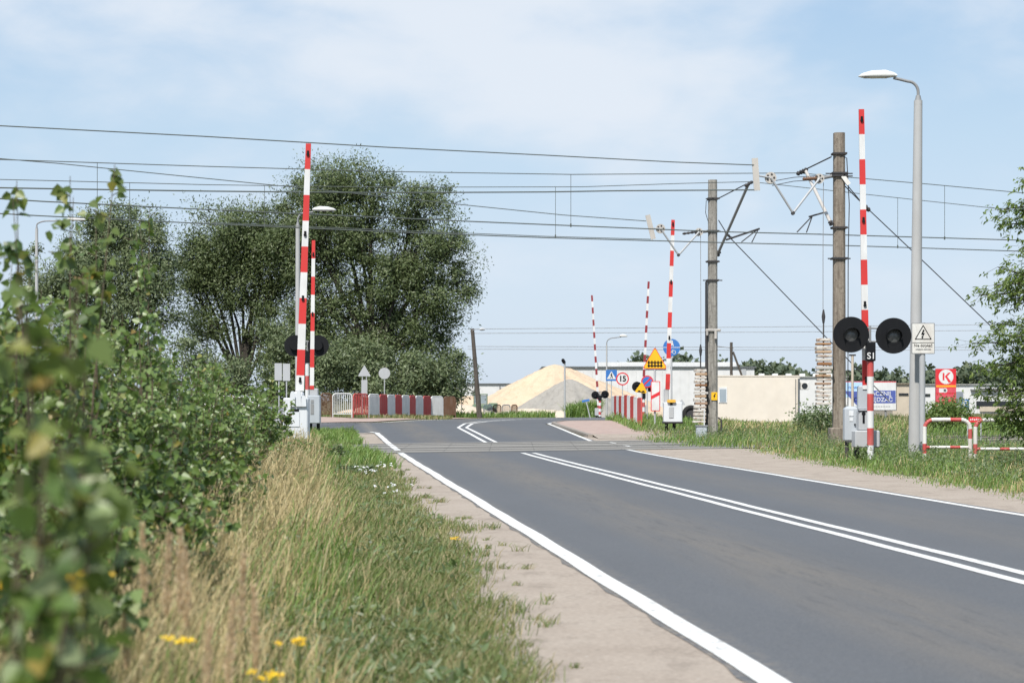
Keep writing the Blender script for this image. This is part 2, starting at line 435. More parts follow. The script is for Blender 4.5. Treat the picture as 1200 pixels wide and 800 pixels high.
# sand shoulders
LEDGE = [(1, 1.3), (8, 1.0), (11.2, .8), (14.3, .62), (17.7, .45), (22, .36), (26, .62), (31, .42), (35.5, .3), (45, .5), (60, 1.0), (72, 1.6)]
def grass_edge(Y):
    return xL(Y) - .14 - interp(LEDGE, Y) + .07 * math.sin(Y * 2.1) + .05 * math.sin(Y * 5.3 + 1)
sheet('left_shoulder', [(Y, grass_edge(Y) - .45, xL(Y) - .08) for Y in [1 + .25 * i for i in range(282)]], M['sand'], 0.0, 6)
REDGE = [(1, 8.6), (20, 7.5), (28.2, 7.24), (32, 7.1), (36, 6.98), (40, 6.77), (46.7, 6.66), (54.6, 6.5), (57, 4.9), (64, 4.1), (70, 4.0)]
def right_edge(Y): return interp(REDGE, Y) + .12 * math.sin(Y * 1.3) + .07 * math.sin(Y * 3.7)
sheet('right_shoulder', [(Y, (xR(Y) + .05 if Y < 60 else a_right(Y) - .1), right_edge(Y) + .5) for Y in [1 + .4 * i for i in range(166)]], M['sand'], 0.0, 8)
# crossing slabs and rails (the tracks run slantwise)
TS = .42
def trackY(x): return 57.48 + TS * x
rows = []
V = []; Q = []; n = 0
for (y0, y1) in ((-4.6, -.75), (-.6, 3.6)):
    for x0 in np.arange(-5.4, 9.0, 1.2):
        w = 1.19
        for a, b in ((0, 0), (w, 0), (w, 1), (0, 1)):
            x = x0 + a; y = trackY(x) + (y0 if b == 0 else y1)
            V.append((x, y, zg(x, y) + .013))
        Q.append((n, n + 1, n + 2, n + 3)); n += 4
struct(npmesh('crossing_slabs', np.array(V), np.array(Q), M['slab']))
for k, c0 in enumerate((-2.3, 1.9)):
    rb = MB()
    for d in (-.78, .78):
        pts = []
        for x in np.arange(-70, 71, 2):
            y = trackY(x) + c0 + d; pts.append(Vector((x, y, zg(x, y))))
        for a, b in zip(pts[:-1], pts[1:]):
            q = Vector((.03, -.06, 0))
            rb.add([a - q, b - q, b + q, a + q] + [p + Vector((0, 0, .022)) for p in (a - q, b - q, b + q, a + q)],
                   [(4, 5, 6, 7), (0, 1, 5, 4), (2, 3, 7, 6)])
    struct(rb.build('railway_rails', M['iron']))
for k, sgn in enumerate((-1, 1)):
    V = []; Q = []; n = 0
    X = np.arange(-60, -5.3, 2) if sgn < 0 else np.arange(9.2, 60, 2)
    for x in X:
        for d in np.linspace(-4.9, 4.2, 9):
            y = trackY(x) + d; V.append((x, y, zg(x, y) - .004))
    for i in range(len(X) - 1):
        for j in range(8):
            p = i * 9 + j; Q.append((p, p + 9, p + 10, p + 1))
    struct(npmesh('ballast', np.array(V), np.array(Q), M['dirt']))
# markings
def strip(name, pts, w, off=.009):
    V = []; Q = []
    for i, (x, y) in enumerate(pts):
        a = pts[max(i - 1, 0)]; b = pts[min(i + 1, len(pts) - 1)]
        d = Vector((b[0] - a[0], b[1] - a[1])).normalized(); nx, ny = -d.y * w / 2, d.x * w / 2
        for sx, sy in ((x + nx, y + ny), (x - nx, y - ny)): V.append((sx, sy, zg(sx, sy) + off))
    for i in range(len(pts) - 1): Q.append((2 * i, 2 * i + 1, 2 * i + 3, 2 * i + 2))
    return struct(npmesh(name, np.array(V), np.array(Q), M['line']))
def dense(tab, step=.5):
    o = []
    for (a, b) in zip(tab[:-1], tab[1:]):
        n = max(1, int(math.dist(a, b) / step))
        o += [(a[0] + (b[0] - a[0]) * k / n, a[1] + (b[1] - a[1]) * k / n) for k in range(n)]
    return o + [tab[-1]]
def wob(Y): return .005 * math.sin(Y * 1.9) + .006 * math.sin(Y * .7)
strip('road_edge_line', [(xL(y) + wob(y), y) for y in np.arange(1, 53, .5)], .165)
strip('road_edge_line', [(xL(y) + wob(y), y) for y in np.arange(53.0, 71.0, .5)] + [(-5.1, 71.6)], .17, .0175)
strip('road_edge_line', [(xR(y) + wob(y), y) for y in np.arange(1, 58, .5)], .13)
strip('road_edge_line', dense([(2.55, 60), (1.62, 82.5), (1.55, 85), (1.8, 87), (3.2, 88.1), (9, 88.8)]), .13)
strip('road_edge_line', dense([(-30, 85.5), (-9, 86.2), (-5.7, 87.5), (-3.3, 96.5), (-.1, 105.2), (3, 107.6), (8, 109.5)]), .15)
for d in (3.16, 3.45):
    strip('road_centre_line', [(xL(y) + d + wob(y), y) for y in np.arange(1, 51.6, .5)], .12)
for d in (-.16, .16):
    strip('road_centre_line', dense([(-.62 + d, 60.5), (-1.25 + d, 69), (-1.95 + d, 78), (-1.85 + d, 85), (-1.3 + d, 90 - d * 2), (0.3 + d, 98 - d * 4), (2 + d, 101.5 - d * 5), (6, 104 - d * 5)]), .12)
for y0 in (56.6, 59.4): strip('road_edge_line', [(xR(y0) + .45, y0), (xR(y0) + .35, y0 + 1)], .12, .02)
# right pavement with kerb
def sw_l(Y): return interp([(64, 2.7), (80, 1.85), (84, 1.75), (87, 2.2), (88, 3.4)], Y)
rows = [(Y, sw_l(Y) + .12, 5.9) for Y in np.arange(67, 87.9, .3)]
sheet('pavement', rows, M['pave'], .085, 8)
kb = MB()
kp = [(sw_l(Y), Y) for Y in np.arange(66, 88.1, .5)] + [(6, 88.2)]
for a, b in zip(kp[:-1], kp[1:]):
    d = Vector((b[0] - a[0], b[1] - a[1])); d.normalize(); nn = Vector((-d.y, d.x, 0)) * .08
    A = Vector((a[0], a[1], zg(*a))); B = Vector((b[0], b[1], zg(*b))); up = Vector((0, 0, .1))
    kb.add([A - nn, B - nn, B + nn, A + nn, A - nn + up, B - nn + up, B + nn + up, A + nn + up], [(4, 5, 6, 7), (0, 1, 5, 4), (2, 3, 7, 6)])
kb.add([Vector((kp[0][0] + dx, kp[0][1], zg(*kp[0]) + dz)) for dx, dz in ((-.08, 0), (.08, 0), (.08, .1), (-.08, .1))], [(0, 1, 2, 3)])
struct(kb.build('kerb', M['kerb']))
# pavement ramp front (concrete, rises to the paving)
V = []; Q = []
for i, (Y, o) in enumerate(((64.4, .01), (67, .085))):
    for k in range(9):
        x = sw_l(Y) + .12 + (5.6 - sw_l(Y)) * k / 8; V.append((x, Y, zg(x, Y) + o))
for k in range(8): Q.append((k, k + 1, k + 10, k + 9))
struct(npmesh('pavement_ramp', np.array(V), np.array(Q), M['sand']))
# left far pavement in front of the fence
LF = [(-26, 87.3), (-9.3, 87.6), (-6.2, 88.6), (-5.2, 92), (-4.1, 97.5), (-2, 103)]
V = []; Q = []
L1 = dense(LF, .5)
for x, y in L1:
    for d in np.linspace(0, 1, 5):
        px_, py_ = x - d * .9 * S(-14, -5, x), y + d * (6.4 if x < -9 else 6.4 - 4.4 * S(-9, -4, x)); V.append((px_, py_, zg(px_, py_) + .02))
for i in range(len(L1) - 1):
    for k in range(4): Q.append((i * 5 + k, i * 5 + 5 + k, i * 5 + 6 + k, i * 5 + 1 + k))
struct(npmesh('pavement', np.array(V), np.array(Q), M['pave']))

# ------------------------------------------------------------------ level-crossing barriers
def striped_boom(mb, p0, p1, w0, w1, pitch, start_red_top=True, d=.05):
    """box boom from p0 (low) to p1 (top), stripes counted from the top"""
    p0 = Vector(p0); p1 = Vector(p1); L = (p1 - p0).length; ax = (p1 - p0) / L
    xa = Vector((1, 0, 0)); xa = (xa - ax * xa.dot(ax)).normalized(); ya = ax.cross(xa)
    k = 0; s = L
    while s > 1e-3:
        e = max(0, s - pitch); red = (k % 2 == 0) == start_red_top
        vs = []
        for q in (e, s):
            w = w0 + (w1 - w0) * q / L
            for sx, sy in ((-1, -1), (1, -1), (1, 1), (-1, 1)):
                vs.append(p0 + ax * q + xa * sx * w / 2 + ya * sy * d / 2)
        fs = [(i, (i + 1) % 4, 4 + (i + 1) % 4, 4 + i) for i in range(4)]
        if k == 0: fs.append((4, 5, 6, 7))
        if e == 0: fs.append((3, 2, 1, 0))
        mb.add(vs, fs, 0 if red else 1); k += 1; s = e
G_BAR = 'raised level crossing barriers'
def barrier(px, Y, label, boom, w, pitch, hous, reds='red', root_z=None, lamps=(), style='grey'):
    """boom=(px0,py0,px1,py1) foot and tip; hous=list of (x0,y0,x1,y1,depth,mat,kind)"""
    t = gthing('barrier', px, Y, label, 'barrier', G_BAR)
    if root_z is not None: t.location.z = root_z
    b = MB(); p0 = (lx(t, boom[0]), -.1, lz(t, boom[1])); p1 = (lx(t, boom[2]), -.1, lz(t, boom[3]))
    striped_boom(b, p0, p1, w[0], w[1], pitch)
    bo = b.build('boom', [M[reds], M['white']], t)
    for f in lamps:
        lm = MB(); c = Vector(p0).lerp(Vector(p1), f)
        lm.tube([c + Vector((0, -.03, 0)), c + Vector((0, -.06, 0))], .035, 10)
        lm.box(c + Vector((0, -.035, .06)), (.05, .02, .06)); lm.build('boom_lamp', M['black'], bo)
    for (x0, y0, x1, y1, dep, mt, nm) in hous:
        h = MB(); a = lx(t, x0); c = lx(t, x1); zt = lz(t, y0); zb = lz(t, y1)
        if nm == 'leg': h.tube([((a + c) / 2, 0, zb), ((a + c) / 2, 0, zt)], (c - a) / 2, 10)
        else: h.box(((a + c) / 2, 0, (zt + zb) / 2), (c - a, dep, zt - zb), bev=.025 if dep > .1 else .006)
        h.build(nm, M[mt], t)
    return t
t = barrier(1012, 45, 'tall raised boom barrier behind the big discs on the right verge',
    (1014, 456, 1008.5, 129), (.16, .12), .565,
    [(1000, 504, 1029, 524, .5, 'galv', 'housing'), (1005, 480, 1019, 504.2, .34, 'galv', 'drive_column'),
     (1005, 452, 1018, 480.2, .2, 'cab', 'boom_holder'), (1002, 524, 1007, 541, 0, 'black', 'leg'), (1020, 524, 1025, 541, 0, 'black', 'leg')], lamps=(.03, .30, .60, .96))
d = MB(); d.box((lx(t, 1010.5), -.174, lz(t, 490)), (.05, .01, .22)); d.prism(circ(.045, 16), -.176, -.168, 0, (lx(t, 1010.5), 0, lz(t, 484.5))); d.build('slot', M['black'], t)
d = MB(); d.box((lx(t, 1011), -.173, lz(t, 481.5)), (.27, .012, .03)); d.build('holder_base', M['black'], t)

t = barrier(349, 46.5, 'white barrier machine half hidden by leaves with a leaning boom',
    (352, 458, 362, 169), (.19, .12), .60,
    [(333, 466, 362, 515, .5, 'cab_w', 'housing'), (342.5, 459, 356, 468, .3, 'cab_w', 'boom_holder'),
     (338, 515, 343, 527, 0, 'white', 'leg'), (353, 515, 358, 527, 0, 'white', 'leg')], lamps=(.04, .37, .63, .955))
d = MB()
for xc, zt in ((344.5, 458), (351.5, 457), (357.5, 463)):
    d.prism([(lx(t, xc - 3), lz(t, 476)), (lx(t, xc + 3), lz(t, 476)), (lx(t, xc + 2.6), lz(t, zt + 3)), (lx(t, xc + .6), lz(t, zt)), (lx(t, xc - 1.6), lz(t, zt + .6)), (lx(t, xc - 2.8), lz(t, zt + 4))], -.31, -.255)
d.build('fin', M['cab_w'], t)
d = MB(); d.box((lx(t, 347), -.254, lz(t, 480.5)), (.19, .012, .06)); d.build('slot', M['black'], t)
d = MB(); d.box((lx(t, 347), -.257, lz(t, 491)), (.21, .02, .34)); d.build('door', M['cab_w'], t)

t = barrier(368, 66, 'slim raised boom with blue grey machine just right of the leaning left boom',
    (365.8, 456, 367.8, 282), (.14, .11), .60,
    [(361, 463, 375.5, 496, .45, 'cab', 'housing'), (363, 455, 373, 463.5, .22, 'galv', 'boom_holder'),
     (362, 496, 366, 509, 0, 'black', 'leg'), (371, 496, 375, 509, 0, 'black', 'leg')], lamps=(.9, .5))
d = MB(); d.box((lx(t, 366.7), -.232, lz(t, 470)), (.1, .014, .1)); d.box((lx(t, 366.7), -.232, lz(t, 479)), (.11, .012, .35)); d.build('slot', M['galv_d'], t)

t = barrier(788, 68, 'raised boom over a white barrier machine with yellow lamp, right of the yellow crossing sign',
    (782, 456, 788.5, 258), (.15, .12), .525,
    [(777.5, 471, 799, 495, .5, 'cab_w', 'housing'), (778, 455, 783.5, 471.3, .22, 'galv', 'boom_holder'),
     (779, 495, 783, 509, 0, 'black', 'leg'), (788, 495, 792, 509, 0, 'black', 'leg'), (776, 493.5, 800, 496, .54, 'iron', 'base_plate')], lamps=(.3, .63, .97))
d = MB(); d.box((lx(t, 786), -.262, lz(t, 483)), (.16, .02, .38), bev=.006); d.build('door', M['galv'], t)
d = MB(); d.box((lx(t, 786), -.262, lz(t, 473)), (.09, .02, .09)); d.build('slot', M['black'], t)
d = MB(); d.prism(rrect(.3, .1, .045), -.33, -.2, 0, (lx(t, 786), 0, lz(t, 469.7))); d.build('warning_lamp', M['amber'], t)

barrier(702, 109, 'thin distant boom with short dark red stripes above the red and white fence',
    (701.5, 481, 693.5, 346), (.13, .1), .335,
    [(697, 478, 704.5, 487, .4, 'galv', 'housing'), (698, 486, 700, 493, 0, 'black', 'leg'), (702, 486, 704, 493, 0, 'black', 'leg')], 'dark_red')
barrier(755, 94, 'thin distant boom with short dark red stripes passing behind the yellow crossing sign',
    (752.5, 476, 760, 330), (.13, .1), .345,
    [(749, 474, 757, 486, .4, 'galv', 'housing'), (750, 485, 752.2, 496, 0, 'black', 'leg'), (754, 485, 756.2, 496, 0, 'black', 'leg')], 'dark_red')

# control cabinet beside the right barrier
t = gthing('control_cabinet', 997.5, 45.4, 'tall grey cabinet on dark legs left of the right barrier machine', 'cabinet')
b = MB(); b.box((0, 0, lz(t, 497)), (.34, .36, .82), bev=.06); b.build('body', M['cab'], t)
b = MB(); b.box((-.03, -.187, lz(t, 484)), (.1, .01, .12)); b.box((-.03, -.187, lz(t, 491)), (.08, .008, .08)); b.build('plate', M['cab_w'], t)
b = MB(); b.tube([(.05, -.19, lz(t, 497)), (.05, -.22, lz(t, 497))], .02, 8); b.build('handle', M['black'], t)
for dx in (-.1, .11):
    b = MB(); b.tube([(dx, 0, 0), (dx, 0, lz(t, 516))], .045, 10); b.build('leg', M['iron'], t)

# ------------------------------------------------------------------ crossing signals
def signal(px, Y, label, discs, pole, bands, front=True, group='crossing light signals', head=None, pw=.15):
    t = gthing('crossing_signal', px, Y, label, 'signal', group)
    sg = -1 if front else 1
    top, bot = pole; b = MB(); z1 = lz(t, top); n = bands
    for k in range(n):
        za = z1 * k / n; zb = z1 * (k + 1) / n
        b.tube([(0, 0, za), (0, 0, zb)], pw / 2, 14, mi=0 if (k % 2) else 1, cap=(k == n - 1))
    b.tube([(0, 0, -.02), (0, 0, .07)], pw / 2 + .012, 14, mi=2)
    b.build('post', [M['red_faded'], M['white'], M['black']], t)
    if head:
        b = MB(); za, zb = lz(t, head[1]), lz(t, head[0])
        b.box((0, 0, (za + zb) / 2), (pw + .05, pw + .06, zb - za), bev=.012); nb = b.build('number_box', M['black'], t)
        if head[2]: text(head[2], .2, (0, -(pw + .06) / 2 - .004, (za + zb) / 2 - .1), M['white'], nb)
    cx0 = [lx(t, c[0]) for c in discs]; cz0 = [lz(t, c[1]) for c in discs]
    a = MB()
    for dz in (.16, -.14):
        a.tube([(cx0[0], .06, cz0[0] + dz), (cx0[1], .06, cz0[1] + dz)], .022, 8)
    a.tube([(0, .03, z1 - .02), (0, .06, cz0[0] + .2)], .028, 8)
    a.build('crossarm', M['galv_d'], t)
    for c, x, z in zip(discs, cx0, cz0):
        r = c[2] * Y / F
        b = MB(); b.prism(circ(r, 40), -.015, .015, 0, (x, 0, z)); b.tube([(x, -.02 * sg * -1, z), (x, .16 * -sg, z)], [r * .5, r * .42], 18)
        db = b.build('backboard', M['black'], t)
        v = MB(); n = 20; ri = r * .42; o = []
        y0, L = sg * .017, .2
        ring = []
        for k in range(n + 1):
            th = R(-25 + 230 * k / n); f = 1 - .35 * (1 - math.sin(max(0, min(math.pi, th))))
            ring.append((th, L * max(.25, f)))
        vs = []
        for th, q in ring:
            for rr in (ri, ri * 1.06):
                vs.append((x + rr * math.cos(th), y0, z + rr * math.sin(th))); vs.append((x + rr * math.cos(th), y0 + sg * q, z + rr * math.sin(th) - q * .12))
        fs = []
        for k in range(n):
            p = 4 * k; fs += [(p, p + 1, p + 5, p + 4), (p + 2, p + 6, p + 7, p + 3), (p + 1, p + 3, p + 7, p + 5)]
        v.add(vs, fs, 0, False)
        v.build('visor', M['black'], db)
        v = MB(); nn = 18; rl = r * .38
        for k in range(4):
            pass
        vs = [(x, y0 + sg * .05, z)] + [(x + rl * q * math.cos(2 * math.pi * i / nn), y0 + sg * (.05 * (1 - q * q) + .004), z + rl * q * math.sin(2 * math.pi * i / nn)) for q in (.5, 1) for i in range(nn)]
        fs = [(0, 1 + i, 1 + (i + 1) % nn) for i in range(nn)] + [(1 + i, 1 + nn + i, 1 + nn + (i + 1) % nn, 1 + (i + 1) % nn) for i in range(nn)]
        v.add(vs, fs, 0, True); v.build('lens', M['lens'], db)
    return t
signal(1020, 44.4, 'crossing signal with two big black discs beside the tall right lamp post',
       [(997.3, 392, 21), (1047, 393.3, 21)], (421, 540), 6, True, head=(401, 423, 'S1'))
signal(360, 74, 'crossing signal with two black discs seen from behind, between the two left booms',
       [(345.5, 405, 12.5), (373, 405, 12.5)], (424, 505), 5, False, head=(411, 425, ''))
signal(703, 107, 'small distant crossing signal with twin black discs beside the thin left boom',
       [(697.6, 462.8, 4.6), (709, 462, 4.6)], (468, 492), 6, True, head=(463, 469, ''))
signal(754, 92, 'small distant crossing signal half covered by the yellow hump sign',
       [(746.5, 453, 6), (762, 453, 6)], (466, 494), 5, True, head=(458, 467, ''))

# ------------------------------------------------------------------ street lamps
def lamp(px, Y, label, base_py, top_py, r0, r1, arm, head, flip=False):
    """arm: image points of the bracket; head=(x0,x1,y) image, x1 is the bracket side"""
    t = gthing('street_lamp', px, Y, label, 'street lamp', 'street lamps by the crossing')
    xt = lx(t, arm[0][0]); zt = lz(t, top_py)
    b = MB(); b.tube([(0, 0, -.05), (xt * .5, 0, zt * .5), (xt, 0, zt)], [r0, (r0 + r1) / 2, r1], 18); b.build('post', M['lamp_pole'], t)
    b = MB(); b.tube([(xt, 0, zt - .1), (xt, 0, zt + .12)], [r1 * 1.02, r1 * .55], 14)
    pts = [(lx(t, x), 0, lz(t, y)) for x, y in arm]
    b.tube(pts, .035, 10); b.build('bracket', M['galv_d'], t)
    x0, x1, y = lx(t, head[0]), lx(t, head[1]), lz(t, head[2]); L = abs(x1 - x0); sgn = 1 if x0 > x1 else -1
    b = MB(); prof = [(0, .05, .04), (.08, .085, .09), (.3, .14, .15), (.65, .16, .14), (.9, .11, .08), (1, .03, .02)]
    vs = []; nn = 12
    for f, w, h in prof:
        for k in range(nn):
            th = 2 * math.pi * k / nn; zz = math.sin(th) * h
            vs.append((x1 + sgn * f * L, math.cos(th) * w, y + (zz if zz > 0 else zz * .35) + .04 - .02 * f))
    fs = [(i * nn + k, i * nn + (k + 1) % nn, i * nn + nn + (k + 1) % nn, i * nn + nn + k) for i in range(len(prof) - 1) for k in range(nn)]
    fs += [tuple(range(nn)), tuple(range((len(prof) - 1) * nn, len(prof) * nn))]
    b.add(vs, fs, 0, True); hd = b.build('lamp_head', M['lamp_w'], t)
    b = MB(); b.box((x1 + sgn * .55 * L, 0, y + .005), (L * .62, .2, .03), bev=.01); b.build('diffuser', M['galv_d'], hd)
    return t
def arcpts(x0, y0, x1, y1, n=7):
    return [(x1 + (x0 - x1) * math.cos(math.pi / 2 * k / n), y0 + (y1 - y0) * math.sin(math.pi / 2 * k / n)) for k in range(n + 1)]
lamp(1072, 47, 'tall pale street lamp rising behind the right signal discs', 529, 118, .155, .098,
     [(1076, 119)] + arcpts(1076, 108, 1064, 95.5) + [(1054, 93), (1047, 91.5)], (1006, 1051, 91))
lamp(349, 79, 'pale street lamp standing behind the leaning left boom', 500, 264, .11, .085,
     [(349, 268)] + arcpts(349, 258, 357, 249.5) + [(367, 248.5)], (394, 366, 247))
lamp(43, 98, 'far left street lamp partly hidden by aspen leaves', 490, 268, .10, .07,
     [(43, 270)] + arcpts(43, 264, 56, 259) + [(79, 259)], (101, 78, 258.5))
lamp(711, 140, 'distant thin street lamp with curved arm behind the blue pedestrian sign', 490, 404, .07, .05,
     [(711, 404)] + arcpts(711, 402, 718, 396) + [(728, 394.6)], (735.5, 726, 394.4))

# ------------------------------------------------------------------ signs
def post(t, z1, r=.03, x=0, y=.03, m='galv'):
    b = MB(); b.tube([(x, y, -.05), (x, y, z1)], r, 10); return b.build('post', M[m], t)
def plate(t, outline, zc, mat, back=True, x=0, name='sign_plate', y=-.02, th=.02):
    b = MB(); b.prism(outline, y, y + th, 0, (x, 0, zc)); o = b.build(name, M[mat], t)
    return o
def deco(parent, outline, zc, mat, lvl=1, x=0, name='emblem', y=-.02):
    b = MB(); b.prism(outline, y - .004 * lvl, y - .004 * lvl + .0035, 0, (x, 0, zc)); return b.build(name, M[mat], parent)

# level-crossing triangle and marker board on one post
t = gthing('warning_sign', 767.5, 77, 'yellow triangle sign with black gate above a white board with one red slash', 'road sign')
post(t, lz(t, 406), .04)
zt = lz(t, 423.5); p = plate(t, rtri(.98, .05), zt, 'sign_red', name='triangle_plate')
deco(p, rtri(.90, .045), zt, 'yellow', 1, name='triangle_face')
b = MB(); fz = zt - .09
for k in range(5): b.prism([(-.24 + .12 * k - .026, fz - .13), (-.24 + .12 * k + .026, fz - .13), (-.24 + .12 * k + .026, fz + .1), (-.24 + .12 * k, fz + .14), (-.24 + .12 * k - .026, fz + .1)], -.0305, -.0285)
b.prism([(-.29, fz + .035), (.29, fz + .035), (.29, fz + .075), (-.29, fz + .075)], -.0335, -.031); b.prism([(-.29, fz - .095), (.29, fz - .095), (.29, fz - .05), (-.29, fz - .05)], -.0335, -.031)
b.build('gate_symbol', M['black'], p)
zb = lz(t, 464); xb = lx(t, 768); hh = 35 * 77 / F
p = plate(t, rrect(.36, hh, .03), zb, 'sign_red', x=xb, name='marker_board', y=-.07)
deco(p, rrect(.30, hh - .06, .02), zb, 'white', 1, xb, 'board_face', y=-.07)
deco(p, [(-.149, -.12), (.149, .04), (.149, .18), (-.149, .02)], zb, 'sign_red', 2, xb, 'slash', y=-.07)
# cycle and pedestrian path sign
t = gthing('path_sign', 787, 80, 'round blue sign with white line and figures behind the raised boom', 'road sign')
post(t, lz(t, 398), .035); zc = lz(t, 407); p = plate(t, circ(.345, 36), zc, 'blue')
deco(p, [(-.345, -.012), (.345, -.012), (.345, .012), (-.345, .012)], zc, 'white', 1, name='dividing_line')
b = MB(); b.prism(circ(.035, 12, .02, .24), -.0265, -.0245, 0, (0, 0, zc)); b.prism([(-.03, .05), (0, .06), (.02, .12), (.05, .05), (.09, .05), (.06, .14), (.05, .2), (-.01, .2), (-.05, .13)], -.0265, -.0245, 0, (0, 0, zc))
b.build('pedestrian_symbol', M['white'], p)
b = MB()
for cx in (-.09, .1):
    for k in range(14):
        a0, a1 = 2 * math.pi * k / 14, 2 * math.pi * (k + 1) / 14
        b.prism([(cx + .055 * math.cos(a0), -.19 + .055 * math.sin(a0)), (cx + .075 * math.cos(a0), -.19 + .075 * math.sin(a0)), (cx + .075 * math.cos(a1), -.19 + .075 * math.sin(a1)), (cx + .055 * math.cos(a1), -.19 + .055 * math.sin(a1))], -.0265, -.0245, 0, (0, 0, zc))
b.prism([(-.09, -.2), (.0, -.2), (.06, -.09), (.04, -.08), (-.01, -.18), (-.08, -.185)], -.0295, -.0272, 0, (0, 0, zc))
b.build('bicycle_symbol', M['white'], p)
# 15 limit
t = gthing('speed_limit_sign', 729.5, 118, 'round white speed sign with red rim reading 15', 'road sign')
post(t, lz(t, 446), .03); zc = lz(t, 443.8); p = plate(t, circ(.385, 36), zc, 'sign_red'); deco(p, circ(.31, 36), zc, 'white', 1, name='sign_face')
text('15', .46, (0, -.028, zc - .005), M['black'], p, sx=.95, off=.035)
# pedestrian crossing
t = gthing('crossing_sign', 716.5, 121, 'square blue pedestrian crossing sign left of the round speed sign', 'road sign')
post(t, lz(t, 440), .03); zc = lz(t, 439.7); p = plate(t, rrect(.68, .68, .05), zc, 'blue'); deco(p, rtri(.56, .02, 0, -.06), zc, 'white', 1, name='triangle_face')
b = MB(); b.prism(circ(.03, 10, .01, .12), -.0315, -.029, 0, (0, 0, zc)); b.prism([(-.09, -.17), (-.05, -.17), (0, -.06), (.05, -.17), (.09, -.17), (.045, .0), (.04, .08), (-.03, .08), (-.08, .0), (-.06, -.02), (-.02, .03), (-.02, -.04)], -.0315, -.029, 0, (0, 0, zc)); b.build('pedestrian_symbol', M['black'], p)
# hump warning
t = gthing('hump_sign', 752, 84, 'small tilted yellow triangle sign with black humps near the nearest red fence panel', 'road sign')
post(t, lz(t, 456), .03); zc = lz(t, 455.6)
tri = rtri(.56, .05); ca, sa = math.cos(R(-6)), math.sin(R(-6)); tri = [(x * ca - z * sa, x * sa + z * ca) for x, z in tri]
p = plate(t, tri, zc, 'yellow', x=-.02)
b = MB(); b.prism([(-.17, -.13), (-.12, -.06), (-.06, -.06), (-.02, -.11), (.02, -.11), (.06, -.07), (.12, -.08), (.16, -.15)], -.0265, -.0245, 0, (-.02, 0, zc)); b.build('hump_symbol', M['black'], p)
# no-stopping disc
t = gthing('no_stopping_sign', 758.5, 88, 'small blue disc with red rim tucked behind the white marker board', 'road sign')
post(t, lz(t, 450), .03); zc = lz(t, 447); p = plate(t, circ(.27, 30), zc, 'sign_red'); deco(p, circ(.215, 30), zc, 'blue', 1, name='sign_face')
deco(p, [(-.17, -.12), (-.12, -.17), (.17, .12), (.12, .17)], zc, 'sign_red', 2, name='slash')
# backs of signs, left
t = gthing('warning_sign', 427, 100, 'grey back of a triangular sign with a narrow plate below, behind the left fence', 'road sign', 'road signs seen from behind')
for dx in (-.1, .1): post(t, lz(t, 440), .025, dx)
zc = lz(t, 436.3); plate(t, rtri(.66, .03), zc, 'galv', name='triangle_plate'); plate(t, rrect(.30, .86, .03), lz(t, 455), 'galv', name='marker_board')
t = gthing('round_sign', 450.5, 101, 'round grey back of a sign on a thin post behind the left fence', 'road sign', 'road signs seen from behind')
post(t, lz(t, 437), .028); plate(t, circ(.29, 32), lz(t, 437.3), 'galv')
t = gthing('board_sign', 331, 74, 'pair of pale grey sign backs above the bush left of the black discs', 'road sign', 'road signs seen from behind')
for dx in (-.13, .15): post(t, lz(t, 440), .025, dx)
plate(t, rrect(.27, .64, .02), lz(t, 435.5), 'galv', x=-.155); plate(t, rrect(.27, .64, .02), lz(t, 436), 'galv', x=.15)
t = gthing('board_sign', 541, 124, 'faded square sign back left of the leaning timber pole', 'road sign', 'road signs seen from behind')
post(t, lz(t, 444), .025); plate(t, rrect(.56, .52, .03), lz(t, 447.5), 'galv')
t = gthing('warning_sign', 799, 112, 'small grey triangular sign back right of the white barrier machine', 'road sign', 'road signs seen from behind')
post(t, lz(t, 472), .03); plate(t, rtri(.4, .02), lz(t, 472), 'galv', name='triangle_plate'); plate(t, rrect(.26, .5, .02), lz(t, 489), 'galv', name='marker_board')
# leaning small blue sign
t = gthing('path_sign', 691, 104, 'small blue sign leaning on a thin post in the tall grass by the gravel', 'road sign')
b = MB(); b.tube([(.03, .02, 0), (lx(t, 687), .02, lz(t, 470))], .03, 8); b.build('post', M['galv'], t)
b = MB(); b.prism([(-.2, -.06), (.2, .02), (.18, .12), (-.2, .06)], -.02, 0, 0, (lx(t, 686.5), 0, lz(t, 470))); b.build('sign_plate', M['blue'], t)
# high voltage notice
t = gthing('danger_sign', 1081.5, 46.4, 'square white danger sign with lightning triangle beside the tall lamp post', 'warning sign')
post(t, lz(t, 378), .07, -.005, .05, 'galv')
zc = lz(t, 396.5); p = plate(t, rrect(.54, .72, .02), zc, 'galv_d', y=-.03); deco(p, rrect(.505, .685, .015), zc, 'white_old', 1, name='sign_face', y=-.03)
b = MB(); o = rtri(.40, .01, 0, .09); i_ = rtri(.335, .008, 0, .09); n = len(o)
for k in range(n): b.prism([o[k], o[(k + 1) % n], i_[(k + 1) % n], i_[k]], -.0385, -.0362, 0, (0, 0, zc))
b.prism([(.0, .21), (.035, .19), (-.005, .12), (.04, .13), (-.01, .03), (.015, .035), (-.03, -.01), (-.045, .05), (-.03, .04), (-.01, .09), (-.05, .085)], -.0385, -.0362, 0, (0, 0, zc))
b.prism([(-.252, -.105), (.252, -.105), (.252, -.095), (-.252, -.095)], -.0385, -.0362, 0, (0, 0, zc)); b.build('lightning_symbol', M['black'], p)
text('Nie dotykać', .095, (0, -.039, zc - .165), M['black'], p, sx=.9, off=0); text('Urządzenie elektryczne', .05, (0, -.039, zc - .25), M['galv_d'], p, sx=.75)

